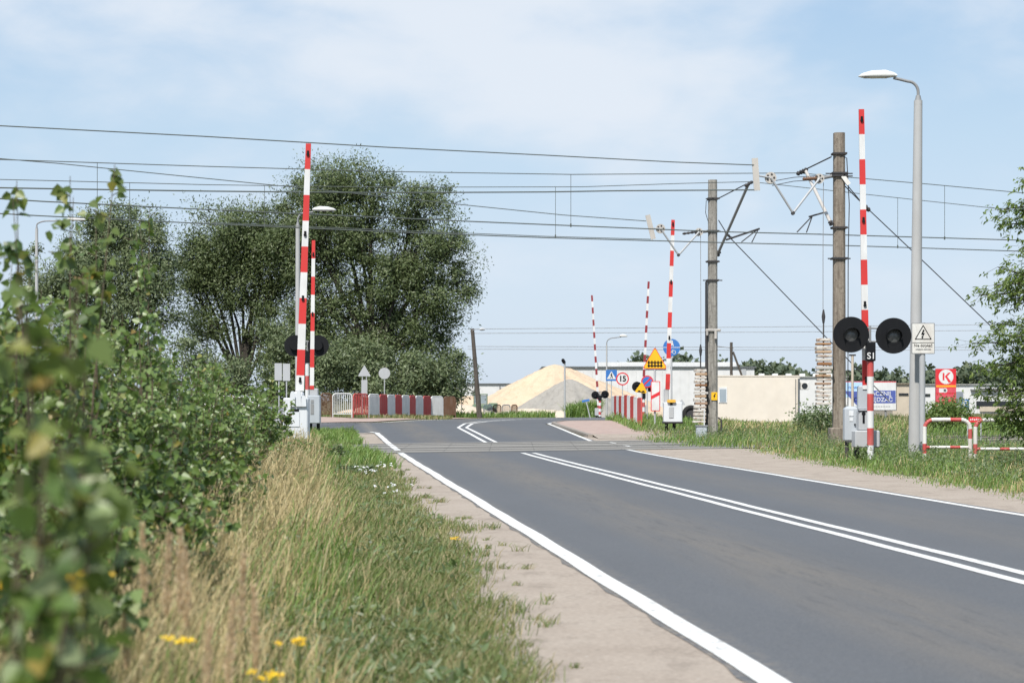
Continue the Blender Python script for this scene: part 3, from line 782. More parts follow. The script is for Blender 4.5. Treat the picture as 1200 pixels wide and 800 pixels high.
# ------------------------------------------------------------------ guard rails on the right
def bent(t, pts, r, nm, reds, th_segs=None):
    pass
def guard(pxl, pxr, Y, topz, lowz, label, ends):
    t = gthing('guard_rail', (pxl + pxr) / 2, Y, label, 'guard rail', 'red and white guard rails on the right verge')
    x0, x1 = lx(t, pxl), lx(t, pxr); r = .045; rad = .2
    path = [(x0, 0, -.1)]
    for k in range(7):
        a = math.pi / 2 * k / 6; path.append((x0 + rad - rad * math.cos(a), 0, topz - rad + rad * math.sin(a)))
    n = int((x1 - x0 - 2 * rad) / .1)
    for k in range(1, n): path.append((x0 + rad + (x1 - x0 - 2 * rad) * k / n, 0, topz))
    for k in range(7):
        a = math.pi / 2 * (1 - k / 6); path.append((x1 - rad + rad * math.cos(a), 0, topz - rad + rad * math.sin(a)))
    path.append((x1, 0, -.1))
    def paintseg(mb, pts, r, per, duty, off=0):
        s = off
        for a, b in zip(pts[:-1], pts[1:]):
            a, b = Vector(a), Vector(b); L = (b - a).length; m = max(1, int(L / .1)); 
            for k in range(m):
                p, q = a.lerp(b, k / m), a.lerp(b, (k + 1) / m); mid = s + L * (k + .5) / m
                mb.tube([p, q], r, 10, mi=0 if (mid % per) < duty else 1, cap=False)
            s += L
    b = MB(); paintseg(b, path, r, .62, .22, .35); b.build('frame', [M['red_faded'], M['white_old']], t)
    b = MB(); paintseg(b, [(x0, 0, lowz), (x1, 0, lowz)], .032, .62, .22, .1); b.build('lower_rail', [M['red_faded'], M['white_old']], t)
    return t
guard(1083.5, 1137, 43.5, .96, .36, 'left guard rail with red and white bands beside the lamp post', 0)
guard(1143, 1240, 43.2, .96, .33, 'right guard rail with red and white bands under the maple branches', 0)

# ------------------------------------------------------------------ fence panels
def panel(a, b, h, label, col, grp, zb=None, bars=9, solid=False):
    a, b = Vector(a), Vector(b); d = b - a; L = d.length; rz = math.atan2(d.y, d.x)
    t = thing('fence_panel', (a.x, a.y, zg(a.x, a.y) if zb is None else zb), label, 'fence panel', grp, rz)
    r = .03; L -= .07; rad = .16
    pts = [(0, 0, -.03)] + [(rad - rad * math.cos(math.pi / 2 * k / 5), 0, h - rad + rad * math.sin(math.pi / 2 * k / 5)) for k in range(6)]
    pts += [(L - rad + rad * math.sin(math.pi / 2 * k / 5), 0, h - rad + rad * math.cos(math.pi / 2 * k / 5)) for k in range(6)] + [(L, 0, -.03)]
    m = MB(); m.tube(pts, r, 8); m.tube([(0, 0, .14), (L, 0, .14)], r * .8, 8); m.build('frame', M[col], t)
    m = MB()
    for k in range(1, bars): m.tube([(L * k / bars, 0, .14), (L * k / bars, 0, h - .02)], .017 if not solid else .034, 6)
    m.build('bars', M[col], t)
    return t
GL = 'red and white fence panels along the left pavement'
LP = [(376, 94.6), (390, 95), (414, 95.4), (432, 96.4), (445, 97.4), (454, 98.6), (463, 99.8), (471, 101), (480, 102.2), (487, 103.3), (496, 104.4), (505, 105.6), (520, 106.4), (535, 107)]
cols = ['rust', 'white', 'rust_red', 'white', 'rust_red', 'white', 'rust_red', 'white', 'rust_red', 'white', 'rust_red', 'white', 'rust']
order = ['first', 'second', 'third', 'fourth', 'fifth', 'sixth', 'seventh', 'eighth', 'ninth', 'tenth', 'eleventh', 'twelfth', 'thirteenth']
cn = {'rust': 'rusty brown', 'white': 'white', 'rust_red': 'rusty red', 'red': 'red', 'white_old': 'white'}
for k in range(len(LP) - 1):
    a, b = P(LP[k][0], 480, LP[k][1]), P(LP[k + 1][0], 480, LP[k + 1][1])
    lab = cn[cols[k]] + ' fence panel, ' + order[k] + ' from the left along the far left pavement'
    panel((a.x, a.y, 0), (b.x, b.y, 0), 1.12, lab, 'white' if cols[k] == 'white' else ('red_faded' if cols[k] == 'rust_red' else cols[k]), GL, solid=(k >= 2), bars=9 if k < 3 else 12)
GF = 'low fence panels in front of the loader'
for k, (x0, x1, c, lab) in enumerate([(567, 577.5, 'white', 'white fence panel right beside the leaning timber pole'), (578, 588, 'rust', 'rusty fence panel between two white ones before the sand'),
                          (588.5, 599, 'white', 'pale fence panel third from the timber pole'), (599.5, 607, 'rust', 'rusty fence panel at the right end before the grey gravel')]):
    a, b = P(x0, 480, 121), P(x1, 480, 121.4)
    panel((a.x, a.y, 0), (b.x, b.y, 0), 1.0, lab, c, GF, zb=0.08, bars=7)
GR = 'red and white fence panels along the right pavement'
for k in range(10):
    Y0, Y1 = 74 + 3 * k, 77 + 3 * k; x0, x1 = 4.82 + .014 * (Y0 - 74), 4.82 + .014 * (Y1 - 74); c = 'red' if k % 2 == 0 else 'white'
    lab = ('red' if k % 2 == 0 else 'white') + ' fence panel, ' + order[k] + ' from the front on the right pavement'
    panel((x0, Y0, 0), (x1, Y1, 0), 1.12, lab, 'rust_red' if (k % 2 == 0 and k > 0) else ('red_faded' if k == 0 else 'white'), GR, bars=22, solid=True, zb=zg(x0, Y0) + (.08 if Y0 < 88 else .02))

# ------------------------------------------------------------------ catenary
tx, ty = .922, .387
PL = {'N': (9.2, 56.0), 'A': (8.6, 59.1), 'B': (7.7, 63.0), 'F': (6.6, 65.5)}
def T(px, py, pl):
    x0, y0 = PL[pl]; k = (px - CX) / F; c = ty / tx
    Y = (y0 - c * x0) / (1 - c * k)
    return P(px, py, Y)
def wire(pts, r, label, pl, drops=(), grp='overhead railway wires'):
    """pts: image points, lifted on to the upright plane of the track"""
    W = [T(x, y, pl) for x, y in pts]
    o = W[0].copy(); t = MB(); t.tube([w - o for w in W], r, 6)
    a = t.build('overhead_wire', M['wire'], None, o); tag(a, label, 'wire', grp)
    for (x, y0, y1) in drops:
        m = MB(); p0, p1 = T(x, y0, pl) - o, T(x, y1, pl) - o; m.tube([p0, p1], .008, 5); m.tube([p1 - Vector((.0, 0, .05)), p1 + Vector((0, 0, .05))], .022, 5)
        m.build('dropper', M['wire'], a)
    return a
wire([(-60, 144), (0, 147.5), (240, 160), (450, 172.5), (640, 182), (790, 190), (884, 193.5)], .014, 'topmost overhead wire crossing the whole left sky', 'N')
wire([(-60, 219), (49, 221), (240, 224), (440, 226), (640, 225), (724, 223.6), (884, 222.6)], .017, 'overhead wire ending low on the white insulator bar left of the brown mast', 'N')
wire([(-60, 184.5), (0, 187), (240, 195), (450, 201), (670, 204.5), (850, 203.3), (935, 202.8), (985, 207), (1090, 216), (1230, 229)], .012, 'thin carrier wire at the top of the brown mast bracket', 'A',
     [(114, 191, 242), (669, 204.5, 264), (1107, 217.5, 279)])
wire([(-60, 209), (49, 211.5), (240, 216.5), (450, 219.5), (683, 219), (800, 215), (880, 213), (980, 224), (1090, 236), (1230, 251)], .011, 'thin carrier wire held by the grey mast bracket', 'B',
     [(152, 214, 257), (310, 217.5, 264), (651, 219, 277), (1052, 232, 289)])
wire([(-60, 181), (67, 191.5), (200, 205), (345, 219.5), (552, 241), (660, 252), (757, 259)], .013, 'slanting overhead wire running down to the left insulator bar', 'F')
wire([(250, 261), (440, 269), (640, 277), (765, 280.5)], .012, 'overhead wire ending low on the left insulator bar', 'F')
wire([(-60, 229), (49, 236), (240, 245.5), (552, 259.5), (835, 271.3), (960, 274.5), (1230, 282.5)], .016, 'upper contact wire over the nearer track', 'A')
wire([(-60, 247), (49, 253), (240, 262), (450, 271.5), (640, 278.5), (835, 284), (1000, 288), (1230, 295.5)], .016, 'lower contact wire over the farther track', 'B')
for k, (y0, y1, nm) in enumerate([(385.5, 379.5, 'highest'), (390.5, 386.5, 'second'), (405.8, 406.8, 'third'), (409, 410, 'lowest')]):
    m = MB(); a, b = P(548, y0, 210), P(1240, y1, 214); mid = (a + b) / 2 - Vector((0, 0, .05))
    m.tube([Vector((0, 0, 0)), mid - a, b - a], .028, 5); o = m.build('overhead_wire', M['galv_d'], None, a)
    tag(o, nm + ' of the four thin far wires low over the white buildings', 'wire', 'far overhead wires')

def L(root, v): return v - root.location
def rig(t, parts): pass
# mast 983 (brown, nearer)
x, Y = PL['N']
mN = thing('catenary_mast', (x, Y, zg(x, Y)), 'brown concrete catenary mast behind the right signal discs', 'catenary mast', 'concrete catenary masts')
def mast(t, ztop, w0, w1, mat):
    b = MB(); vs = []
    for z, w in ((-.1, w0), (ztop, w1)):
        for sx, sy in ((-1, -.6), (-.6, -1), (.6, -1), (1, -.6), (1, .6), (.6, 1), (-.6, 1), (-1, .6)): vs.append((sx * w / 2, sy * w / 2, z))
    b.add(vs, [(i, (i + 1) % 8, 8 + (i + 1) % 8, 8 + i) for i in range(8)] + [tuple(range(8, 16))], 0); b.build('mast', M[mat], t)
mast(mN, lz(mN, 156), .355, .305, 'pole_b')
def ring(t, zs, w, ear=.12):
    for z in zs:
        b = MB(); b.box((0, 0, z), (w, w, .05)); b.tube([(-w / 2 - ear, -.02, z), (w / 2 + ear, -.02, z)], .018, 6); b.build('clamp', M['iron'], t)
ring(mN, [lz(mN, 180.5)], .40, .02); ring(mN, [lz(mN, 203.5), lz(mN, 206.5)], .44, .16); ring(mN, [lz(mN, 267)], .42, .04); ring(mN, [lz(mN, 303)], .44, .1)
b = MB(); b.box((0, 0, .32), (.56, .56, .5), bev=.03); b.build('foundation', M['pole_b'], mN)
b = MB(); b.tube([(.23, -.1, lz(mN, 505)), (.24, -.1, lz(mN, 300)), (.27, -.1, lz(mN, 240)), (.2, -.1, lz(mN, 186)), (-.03, -.22, lz(mN, 181))], .014, 6); b.build('cable', M['iron'], mN)
def seg(t, nm, pts, r, mat, n=8, plane='N', ybias=0):
    b = MB(); W = [L(t, T(px, py, plane)) + Vector((0, ybias, 0)) for px, py in pts]; b.tube(W, r, n); return b.build(nm, M[mat], t)
def ribbed(t, nm, p, q, plane, r, mat, k=9, nb=None):
    """string of insulator sheds from p to q"""
    b = MB(); A, B = L(t, T(*p, plane)), L(t, T(*q, plane)); pts = []; rr = []
    for i in range(k * 2 + 1): pts.append(A.lerp(B, i / (k * 2))); rr.append(r if i % 2 else r * .6)
    b.tube(pts, rr, 10); return b.build(nm, M[mat], t)
# bracket of mast N reaches over the near track (plane A)
def spar(t, nm, p, pl0, q, pl1, r, mat):
    b = MB(); b.tube([L(t, T(*p, pl0)), L(t, T(*q, pl1))], r, 10); return b.build(nm, M[mat], t)
br = spar(mN, 'bracket', (974, 262), 'N', (944, 200), 'A', .05, 'porcelain')
spar(mN, 'stay', (974, 184), 'N', (937, 202), 'A', .02, 'iron')
ribbed(mN, 'insulator', (934, 204), (946, 198.5), 'A', .075, 'iron', 4)
spar(mN, 'steady_arm', (966, 249), 'A', (948, 254), 'A', .025, 'iron')
for q in ((934, 272), (945, 272.5)): spar(mN, 'steady_arm', (952, 253), 'A', q, 'A', .018, 'iron')
ribbed(mN, 'insulator', (975, 264), (972.5, 259), 'N', .08, 'iron', 2)
# tensioning gear: pulleys, V levers, insulator bar (plane N)
def pulley(t, px, py, pl, r):
    c = L(t, T(px, py, pl)); b = MB(); b.prism(circ(r, 24), -.03, .03, 0, c)
    for k in range(5):
        a = 2 * math.pi * k / 5; b.prism(circ(r * .2, 8, r * .6 * math.cos(a), r * .6 * math.sin(a)), -.035, -.031, 1, c)
    b.build('pulley', [M['porcelain'], M['iron']], t)
def gear(t, pl, bar, w1, lo, w2, attach, s, dark=False):
    b = MB(); A, B = L(t, T(*bar[0], pl)), L(t, T(*bar[1], pl)); dv = (B - A); n = Vector((dv.z, 0, -dv.x)).normalized() * .085 * s
    b.prism([(p.x, p.z) for p in (A - n, A + n, B + n, B - n)], A.y - .02, A.y + .02); b.build('insulator_bar', M['porcelain'], t)
    pulley(t, *w1, pl, .16 * s); pulley(t, *w2, pl, .14 * s)
    for q in (w1, w2):
        bb = MB(); a, c = L(t, T(*q, pl)), L(t, T(*lo, pl)); off = Vector((0, -.05, 0)); bb.tube([a + off, c + off], .033 * s, 8); bb.build('lever', M['galv'], t)
    bb = MB(); c = L(t, T(*lo, pl)); bb.prism(circ(.055 * s, 10), -.09, -.0, 0, c); bb.build('pivot', M['iron'], t)
    m = ((bar[0][0] + bar[1][0]) / 2, (bar[0][1] + bar[1][1]) / 2 + 1)
    seg(t, 'link', [m, w1], .025 * s, 'galv', 8, pl)
    seg(t, 'link', [w2, attach], .05 * s, 'galv_d', 8, pl)
gear(mN, 'N', ((884.5, 185.5), (887, 223.5)), (903, 208.5), (929, 250), (960, 209.5), (977, 206), 1.0)
for y0, y1 in ((208.5, 206), (213.5, 210.5)): seg(mN, 'tension_rope', [(905, y0 + 4), (930, y1 + 2), (958, y1)], .010, 'iron', 6, 'N')
ribbed(mN, 'insulator', (941, 210), (957, 209), 'N', .055, 'rust', 6)
seg(mN, 'weight_rope', [(965, 214), (964.5, 300), (964.5, 396)], .010, 'galv_d', 5, 'N')
# weight stacks
def stack(pl, px, y0, y1, w, n, label, ox=()):
    base = T(px, y1, pl); t = thing('counterweight', base, label, 'counterweight', 'catenary tension weights')
    b = MB(); H = (y1 - y0) * base.y / F; dz = H / n
    for k in range(n):
        r_ = random.uniform(-.02, .02); f = .0 if k > n * .45 else -(n * .45 - k) * .006 * (1 if ox else 0)
        b.box((r_ + f, random.uniform(-.02, .02), dz * (k + .5)), (w * random.uniform(.93, 1.05), w * .9, dz * random.uniform(.6, .84)), rz=random.uniform(-.08, .08), bev=.012)
    b.build('slabs', M['weights'], t)
    b = MB(); b.tube([(0, 0, .03), (0, 0, H + .45)], .022, 8); b.build('rod', M['iron'], t)
    b = MB(); b.box((0, -w * .3, H * .56), (w * 1.15, w * .45, .07)); b.build('strap', M['porcelain'], t)
    b = MB(); b.tube([(0, 0, H + .42), (0, 0, H + .6), (0, 0, H + .8)], [.03, .055, .02], 8); b.build('shackle', M['iron'], t)
stack('N', 965, 396, 475, .40, 17, 'hanging stack of rusty white weights left of the brown mast')
stack('F', 821, 432, 496, .40, 15, 'hanging stack of rusty white weights left of the grey mast', (1,))
# mast 835 (grey, farther)
x, Y = PL['F']
mF = thing('catenary_mast', (x, Y, zg(x, Y)), 'grey pitted concrete catenary mast with a yellow plate', 'catenary mast', 'concrete catenary masts')
mast(mF, lz(mF, 211), .33, .28, 'pole_c')
ring(mF, [lz(mF, 233)], .36, .05); ring(mF, [lz(mF, 271)], .40, .06); ring(mF, [lz(mF, 306.5)], .40, .04); ring(mF, [lz(mF, 328.5)], .40, .12)
b = MB(); b.tube([(-.21, -.05, lz(mF, 515)), (-.21, -.05, lz(mF, 330))], .045, 8); b.build('conduit', M['iron'], mF)
b = MB(); b.tube([(-.13, -.05, lz(mF, 262)), (-.24, -.1, lz(mF, 250)), (-.22, -.1, lz(mF, 236)), (0, -.2, lz(mF, 232))], .012, 6); b.build('cable', M['iron'], mF)
b = MB(); b.box((0, -.17, lz(mF, 387)), (.5, .1, .09), bev=.02); b.tube([(-.2, -.22, lz(mF, 388)), (-.2, -.22, lz(mF, 393))], .04, 8); b.tube([(.08, -.24, lz(mF, 387)), (.08, -.24, lz(mF, 397))], .05, 8); b.build('insulator_bracket', M['porcelain'], mF)
b = MB(); zc = lz(mF, 464); b.prism(rrect(.2, .26, .015), -.19, -.165, 0, (.04, 0, zc)); yp = b.build('warning_plate', M['yellow'], mF)
b = MB(); b.prism([(.02, .09), (.05, .08), (.0, .01), (.04, .02), (-.03, -.1), (-.01, -.01), (-.04, -.01)], -.1945, -.192, 0, (.04, 0, zc)); b.build('lightning_symbol', M['black'], yp)
for dx in (.28,):
    b = MB(); b.tube([(dx, -.05, -.05), (dx, -.05, lz(mF, 492)), (dx - .1, -.05, lz(mF, 489))], .03, 8); b.build('earth_cable', M['iron'], mF)
spar(mF, 'bracket', (841, 298), 'F', (877, 216), 'B', .045, 'galv_d')
ribbed(mF, 'insulator', (840.5, 300), (843, 294), 'F', .085, 'iron', 2)
spar(mF, 'stay', (841, 233), 'F', (874, 216), 'B', .018, 'iron')
ribbed(mF, 'insulator', (873, 218), (882, 213), 'B', .06, 'iron', 3)
spar(mF, 'steady_arm', (851, 281), 'B', (890, 268), 'B', .03, 'iron')
for q in ((869, 283.5), (881, 284)): spar(mF, 'steady_arm', (889, 268), 'B', q, 'B', .018, 'iron')
gear(mF, 'F', ((759, 252), (765.5, 280.5)), (774, 268), (795, 299), (819, 272), (829, 271), .95, True)
ribbed(mF, 'insulator', (800, 274), (822, 271), 'F', .045, 'iron', 5)
seg(mF, 'weight_rope', [(821, 276), (821.5, 430)], .010, 'galv_d', 5, 'F')
seg(mF, 'guy_wire', [(842, 258), (853, 276), (880, 304), (968, 395), (1042, 470)], .018, 'iron', 6, 'F')
ribbed(mF, 'insulator', (850, 272.5), (858, 280), 'F', .05, 'iron', 3)
seg(mN, 'guy_wire', [(986, 209), (1012, 240), (1085, 309), (1158, 379), (1262, 480)], .016, 'iron', 6, 'N')
seg(mN, 'guy_wire', [(986, 214), (1003, 231), (1013, 241)], .016, 'iron', 6, 'N')
ribbed(mN, 'insulator', (1010, 238), (1019, 247), 'N', .07, 'iron', 3)
b = MB(); b.box((.16, -.19, lz(mN, 212)), (.12, .06, .3), rot=Matrix.Rotation(R(-35), 3, 'Y')); b.build('anchor_plate', M['white_old'], mN)
b = MB(); b.tube([(0, 0, -.05), (0, 0, 2.5)], .03, 8)
t = gthing('marker_rod', 999, 49, 'thin tan rod with small crosspiece behind the left black disc', 'rod'); 
b = MB(); b.tube([(0, 0, -.05), (0, 0, lz(t, 417))], .032, 8); b.build('shaft', M['cream_d'], t)
b = MB(); b.box((0, 0, lz(t, 416)), (.16, .06, .04)); b.build('crosspiece', M['iron'], t)
t = gthing('junction_box', 822, 63, 'small grey box on the ground left of the grey mast', 'box')
b = MB(); b.box((0, 0, .23), (.34, .3, .42), bev=.02); b.build('body', M['cab'], t); b = MB(); b.box((0, 0, .46), (.38, .34, .04)); b.build('lid', M['galv_d'], t)
b = MB(); b.tube([(.08, -.1, .48), (.08, -.1, .95)], .02, 8); b.build('pipe', M['white'], t)

# ------------------------------------------------------------------ timber poles, thin pole
t = gthing('utility_pole', 562, 108, 'leaning dark timber pole with a small lamp arm left of the sand heap', 'utility pole')
b = MB(); b.tube([(0, 0, -.05), (lx(t, 553.5), 0, lz(t, 385))], [.15, .10], 12); b.build('trunk', M['timber'], t)
b = MB(); b.tube([(lx(t, 553.5), -.08, lz(t, 387.5)), (lx(t, 557), -.1, lz(t, 385.8)), (lx(t, 563), -.1, lz(t, 385.6))], .025, 8); b.build('lamp_arm', M['galv_d'], t)
b = MB(); b.tube([(lx(t, 562), -.1, lz(t, 386)), (lx(t, 565), -.1, lz(t, 385.6)), (lx(t, 568.5), -.1, lz(t, 386))], [.05, .09, .04], 10); b.build('lamp_head', M['galv'], t)
t = gthing('braced_pole', 857, 150, 'dark braced timber pole above the cream container roof', 'utility pole')
b = MB(); b.tube([(0, 0, 0), (0, 0, lz(t, 401))], .11, 10); b.build('trunk', M['timber'], t)
b = MB(); b.tube([(lx(t, 873), 0, lz(t, 450)), (lx(t, 859), 0, lz(t, 412))], .08, 10); b.build('brace', M['timber'], t)
b = MB(); b.tube([(lx(t, 840), 0, lz(t, 405.5)), (lx(t, 860), 0, lz(t, 408))], .03, 8); b.build('crossarm', M['galv_d'], t)
t = gthing('camera_pole', 661.8, 114, 'slim grey pole with a dark camera head before the gravel heap', 'pole')
b = MB(); b.tube([(0, 0, -.05), (0, 0, lz(t, 424))], .055, 10); b.build('post', M['galv'], t)
b = MB(); b.tube([(-.02, 0, lz(t, 425)), (-.12, -.04, lz(t, 421.5))], [.10, .1], 12); b.tube([(-.12, -.04, lz(t, 421.5)), (-.16, -.06, lz(t, 420.6))], [.1, .03], 12); b.build('camera', M['black'], t)

# ------------------------------------------------------------------ buildings
def long_building(name, label, x0, x1, ytop, Y, depth, wallm, roof_px, z0=0, trim='roof_d', cat='building'):
    a, b = P(x0, ytop, Y), P(x1, ytop, Y); w = b.x - a.x; h = a.z - z0
    t = thing(name, ((a.x + b.x) / 2, Y + depth / 2, z0), label, cat, 'long buildings beyond the crossing')
    m = MB(); m.box((0, 0, h / 2), (w, depth, h)); m.build('wall', M[wallm], t)
    r = MB(); rh = roof_px * Y / F; r.box((0, 0, h + rh / 2 + .003), (w + .4, depth + .4, rh)); r.build('roof', M[trim], t)
    return t, w, h, depth
wb, w, h, dp = long_building('warehouse', 'long white warehouse with dark roof edge behind the sand heap', 637, 884, 431, 225, 30, 'wall_w', 1.7)
m = MB()
for k in range(24): m.box((-w / 2 + w * (k + .5) / 24, -dp / 2 - .02, h / 2 - .1), (.06, .04, h - .4))
m.build('panel_seams', M['wall_w'], wb)
m = MB(); m.box((w * .1, -dp / 2 + 4, h + .45), (16, 3, .5)); m.box((w * .36, -dp / 2 + 3, h + .42), (3, 2, .45)); m.box((w * -.02, -dp / 2 + 3, h + .42), (5, 2, .4)); m.build('skylight', M['white'], wb)
m = MB(); m.box((w / 2 - 1.2, -dp / 2 - .05, h / 2), (.5, .1, h - .1)); m.build('downpipe', M['galv'], wb)
lb, w, h, dp = long_building('warehouse', 'low grey warehouse with white upper band behind the timber pole', 505, 640, 450, 240, 30, 'wall_w', .9)
m = MB(); m.box((0, -dp / 2 - .1, h / 2 - .9), (w, .2, h - 1.2)); m.build('lower_cladding', M['wall_g'], lb)
m = MB(); m.box((-w / 2 + w * .335, -dp / 2 - .25, 2.25), (.75, .1, .8)); m.build('window', M['white'], lb)
m = MB()
for k in range(8): m.box((-w / 2 + w * (.06 + .02 * k) , -dp / 2 - .24, 1.9 - .05 * (k % 3)), (.28, .08, .5 + .1 * (k % 2)))
m.build('graffiti_marks', M['roof_d'], lb)
for f in (.38, .60, .77):
    m = MB(); m.box((-w / 2 + w * f, -dp / 2 - .28, h / 2), (.12, .1, h - .3)); m.build('downpipe', M['roof_d'], lb)
cb, w, h, dp = long_building('warehouse', 'white building behind the hanging weights and right of the cream container', 884, 992, 441.5, 190, 20, 'wall_w', .5, 0, 'white')
m = MB()
for k in range(6): m.box((-w / 2 + .8 + k * 1.3, -dp / 2 + 1, h + .2), (.5, .5, .25))
m.build('roof_vent', M['white'], cb)
rb, w, h, dp = long_building('shop_building', 'white shop building with a dark window band behind the red totem', 1066, 1260, 450.5, 200, 24, 'wall_w', .5, 0, 'white')
m = MB(); m.box((-w / 2 + (1170 - 1066) / 194 * w, -dp / 2 - .03, CAMZ - 6 * 200 / F), (52 / 194 * w, .08, .7)); m.build('window', M['dark_pane'], rb)
m = MB(); m.box((-w / 2 + (1124 - 1066) / 194 * w, -dp / 2 - .03, CAMZ + .2), (9 / 194 * w, .08, 1.2)); m.build('window', M['wall_g'], rb)
m = MB(); m.box((-w / 2 + (1086 - 1066) / 194 * w, -dp / 2 - .03, CAMZ + .45), (8 / 194 * w, .08, .25)); m.build('window', M['dark_pane'], rb)
m = MB(); m.box((-w / 2 + (1155 - 1066) / 194 * w, -dp / 2 - .2, h - .5), (36 / 194 * w, .4, .12)); m.build('canopy', M['galv_d'], rb)
m = MB(); m.box((-w / 2 + (1178 - 1066) / 194 * w, -dp / 2 - .08, .45), (60 / 194 * w, .16, .5)); m.build('plinth', M['cream_d'], rb)
m = MB(); m.box((-w / 2 + (1080 - 1066) / 194 * w, -dp / 2 + 2, h + .35), (.5, .5, .7)); m.build('roof_vent', M['white'], rb)
gb, w, h, dp = long_building('annexe', 'beige block with small dark windows right of the billboard', 1046, 1069, 449.5, 170, 9, 'cream_d', .5, 0, 'cream_d')
m = MB()
for dx in (-.12, .12): m.box((dx * w + .1, -dp / 2 - .03, CAMZ + .1 + .35), (.42, .08, .18))
m.build('window', M['dark_pane'], gb)

# cream container
a, b_ = P(838, 441, 100), P(937.5, 441, 100); w = b_.x - a.x; cz = CAMZ - 29 * 100 / F; H = a.z - cz
t = thing('site_container', ((a.x + b_.x) / 2, 101.2, cz), 'cream site container with one window behind the grey mast', 'container')
m = MB(); m.box((0, 0, H / 2), (w, 2.4, H), bev=.03); m.build('wall', M['cream'], t)
m = MB(); m.box((0, 0, H + .03), (w + .04, 2.44, .06)); m.build('roof', M['cream'], t)
m = MB(); m.box((0, 0, .09), (w + .05, 2.46, .09)); m.build('sill_beam', M['cream_d'], t)
m = MB(); m.box((w / 2 - .06, -1.215, H / 2), (.1, .05, H - .2)); m.box((w / 2 - .22, -1.21, H / 2), (.03, .04, H - .25)); m.build('corner_post', M['roof_d'], t)
for k, dx in enumerate((-1.8, 0, 1.8)):
    m = MB(); m.box((dx, 0, -.12), (.4, 2.2, .24)); m.build('foot', M['rust'], t)
xw = (847 - CX) * 100 / F - t.location.x
m = MB(); m.box((xw, -1.21, 1.47), (.42, .05, .78)); wf = m.build('window', M['white'], t)
m = MB(); m.box((xw, -1.24, 1.45), (.32, .02, .64)); m.build('pane', M['grey_pane'], wf)
m = MB(); m.box((w / 2 + .25, -.8, 1.93), (.45, .6, .38), bev=.02); ac = m.build('air_conditioner', M['white_old'], t)
m = MB(); m.prism(circ(.15, 18), -1.112, -1.102, 0, (w / 2 + .25, 0, 1.93)); m.build('grille', M['dark_pane'], ac)
# tyre leaning and small rubble by the weights
t = gthing('tyre', 810, 96, 'dark tyre standing left of the rusty weights', 'tyre')
m = MB(); n = 24; pts = [(.34 * math.cos(2 * math.pi * k / n), 0, .36 + .34 * math.sin(2 * math.pi * k / n)) for k in range(n + 1)]; m.tube(pts, .12, 10); m.build('tread', M['rubber'], t)
m = MB(); m.prism(circ(.23, 20), -.05, .05, 0, (0, 0, .36)); m.build('rim', M['iron'], t)

# billboard
t = gthing('billboard', 1019, 122, 'white and blue advertising billboard partly hidden by the right signal post', 'billboard')
zc = lz(t, 463.5); hh = 33.5 * 122 / F; ww = 62 * 122 / F
for dx in (-.9, 1.0):
    m = MB(); m.tube([(dx, .1, -.05), (dx, .1, zc)], .06, 8); m.build('leg', M['galv_d'], t)
m = MB(); m.box((0, .05, zc), (ww + .08, .1, hh + .08)); fr = m.build('frame', M['iron'], t)
m = MB(); m.box((0, -.01, zc), (ww, .02, hh)); bd = m.build('board', M['white'], t)
m = MB(); m.box((.0, -.023, zc + hh / 2 - .03), (ww, .004, .05)); m.build('red_edge', M['sign_red'], bd)
m = MB(); m.box((.72, -.023, zc - .07), (1.75, .004, .78)); m.build('blue_field', M['navy'], bd)
m = MB(); m.prism([(-1.6, .83), (-.45, .83), (-.3, -.1), (-1.6, -.1)], -.026, -.0215, 0, (0, 0, zc)); m.build('sky_field', M['blue_l'], bd)
m = MB(); m.prism([(-1.6, .3), (-.75, -.62), (-.55, -.5), (-.6, .25)], -.030, -.0265, 0, (0, 0, zc)); m.build('dark_field', M['navy'], bd)
text('ZACZNIJ', .36, (1.3, -.028, zc + .12), M['white'], bd, align='RIGHT'); text('OSZCZĘDZAĆ', .36, (1.42, -.028, zc - .25), M['white'], bd, align='RIGHT')
text('nowo', .3, (-1.3, -.03, zc + .52), M['blue'], bd, align='LEFT')
m = MB()
for k in range(7): m.box((.25 + k * .16, -.023, zc - .66), (.12, .004, .08))
m.build('small_print', M['galv'], bd)
# petrol totem
t = gthing('price_totem', 1108.5, 140, 'red fuel station totem with a white round emblem above price rows', 'totem')
zt = lz(t, 432); ww = 23.5 * 140 / F; sc = 140 / F
m = MB(); m.box((0, .1, zt / 2), (ww, .3, zt)); bd = m.build('board', M['sign_red'], t)
def ty_(py): return lz(t, py)
m = MB(); c = ty_(441.3); r = 8.6 * sc; m.prism(circ(r, 32), -.056, -.051, 0, (0, 0, c)); em = m.build('emblem', M['white'], bd)
m = MB(); m.prism([(-.24, -.25), (-.12, -.25), (-.12, .27), (-.24, .27)], -.061, -.0575, 0, (0, 0, c))
m.prism([(-.10, .02), (.17, .29), (.33, .29), (.07, .03), (.36, -.36), (.18, -.42), (-.02, -.08)], -.061, -.0575, 0, (0, 0, c)); m.build('emblem_letter', M['sign_red'], em)
m = MB(); m.box((0, -.053, ty_(452.3)), (ww - .02, .004, 2.3 * sc)); m.build('orange_band', M['orange'], bd)
m = MB(); m.box((0, -.053, ty_(457.3)), (ww - .02, .004, 5.5 * sc)); m.box((0, -.053, ty_(470.5)), (ww - .02, .004, 18 * sc)); m.build('pink_band', M['pink_red'], bd)
m = MB(); m.box((-.35, -.057, ty_(457.3)), (.3, .004, .3)); m.prism(circ(.17, 16), -.06, -.056, 0, (-.08, 0, ty_(457.3))); wp = m.build('white_badge', M['white'], bd)
m = MB()
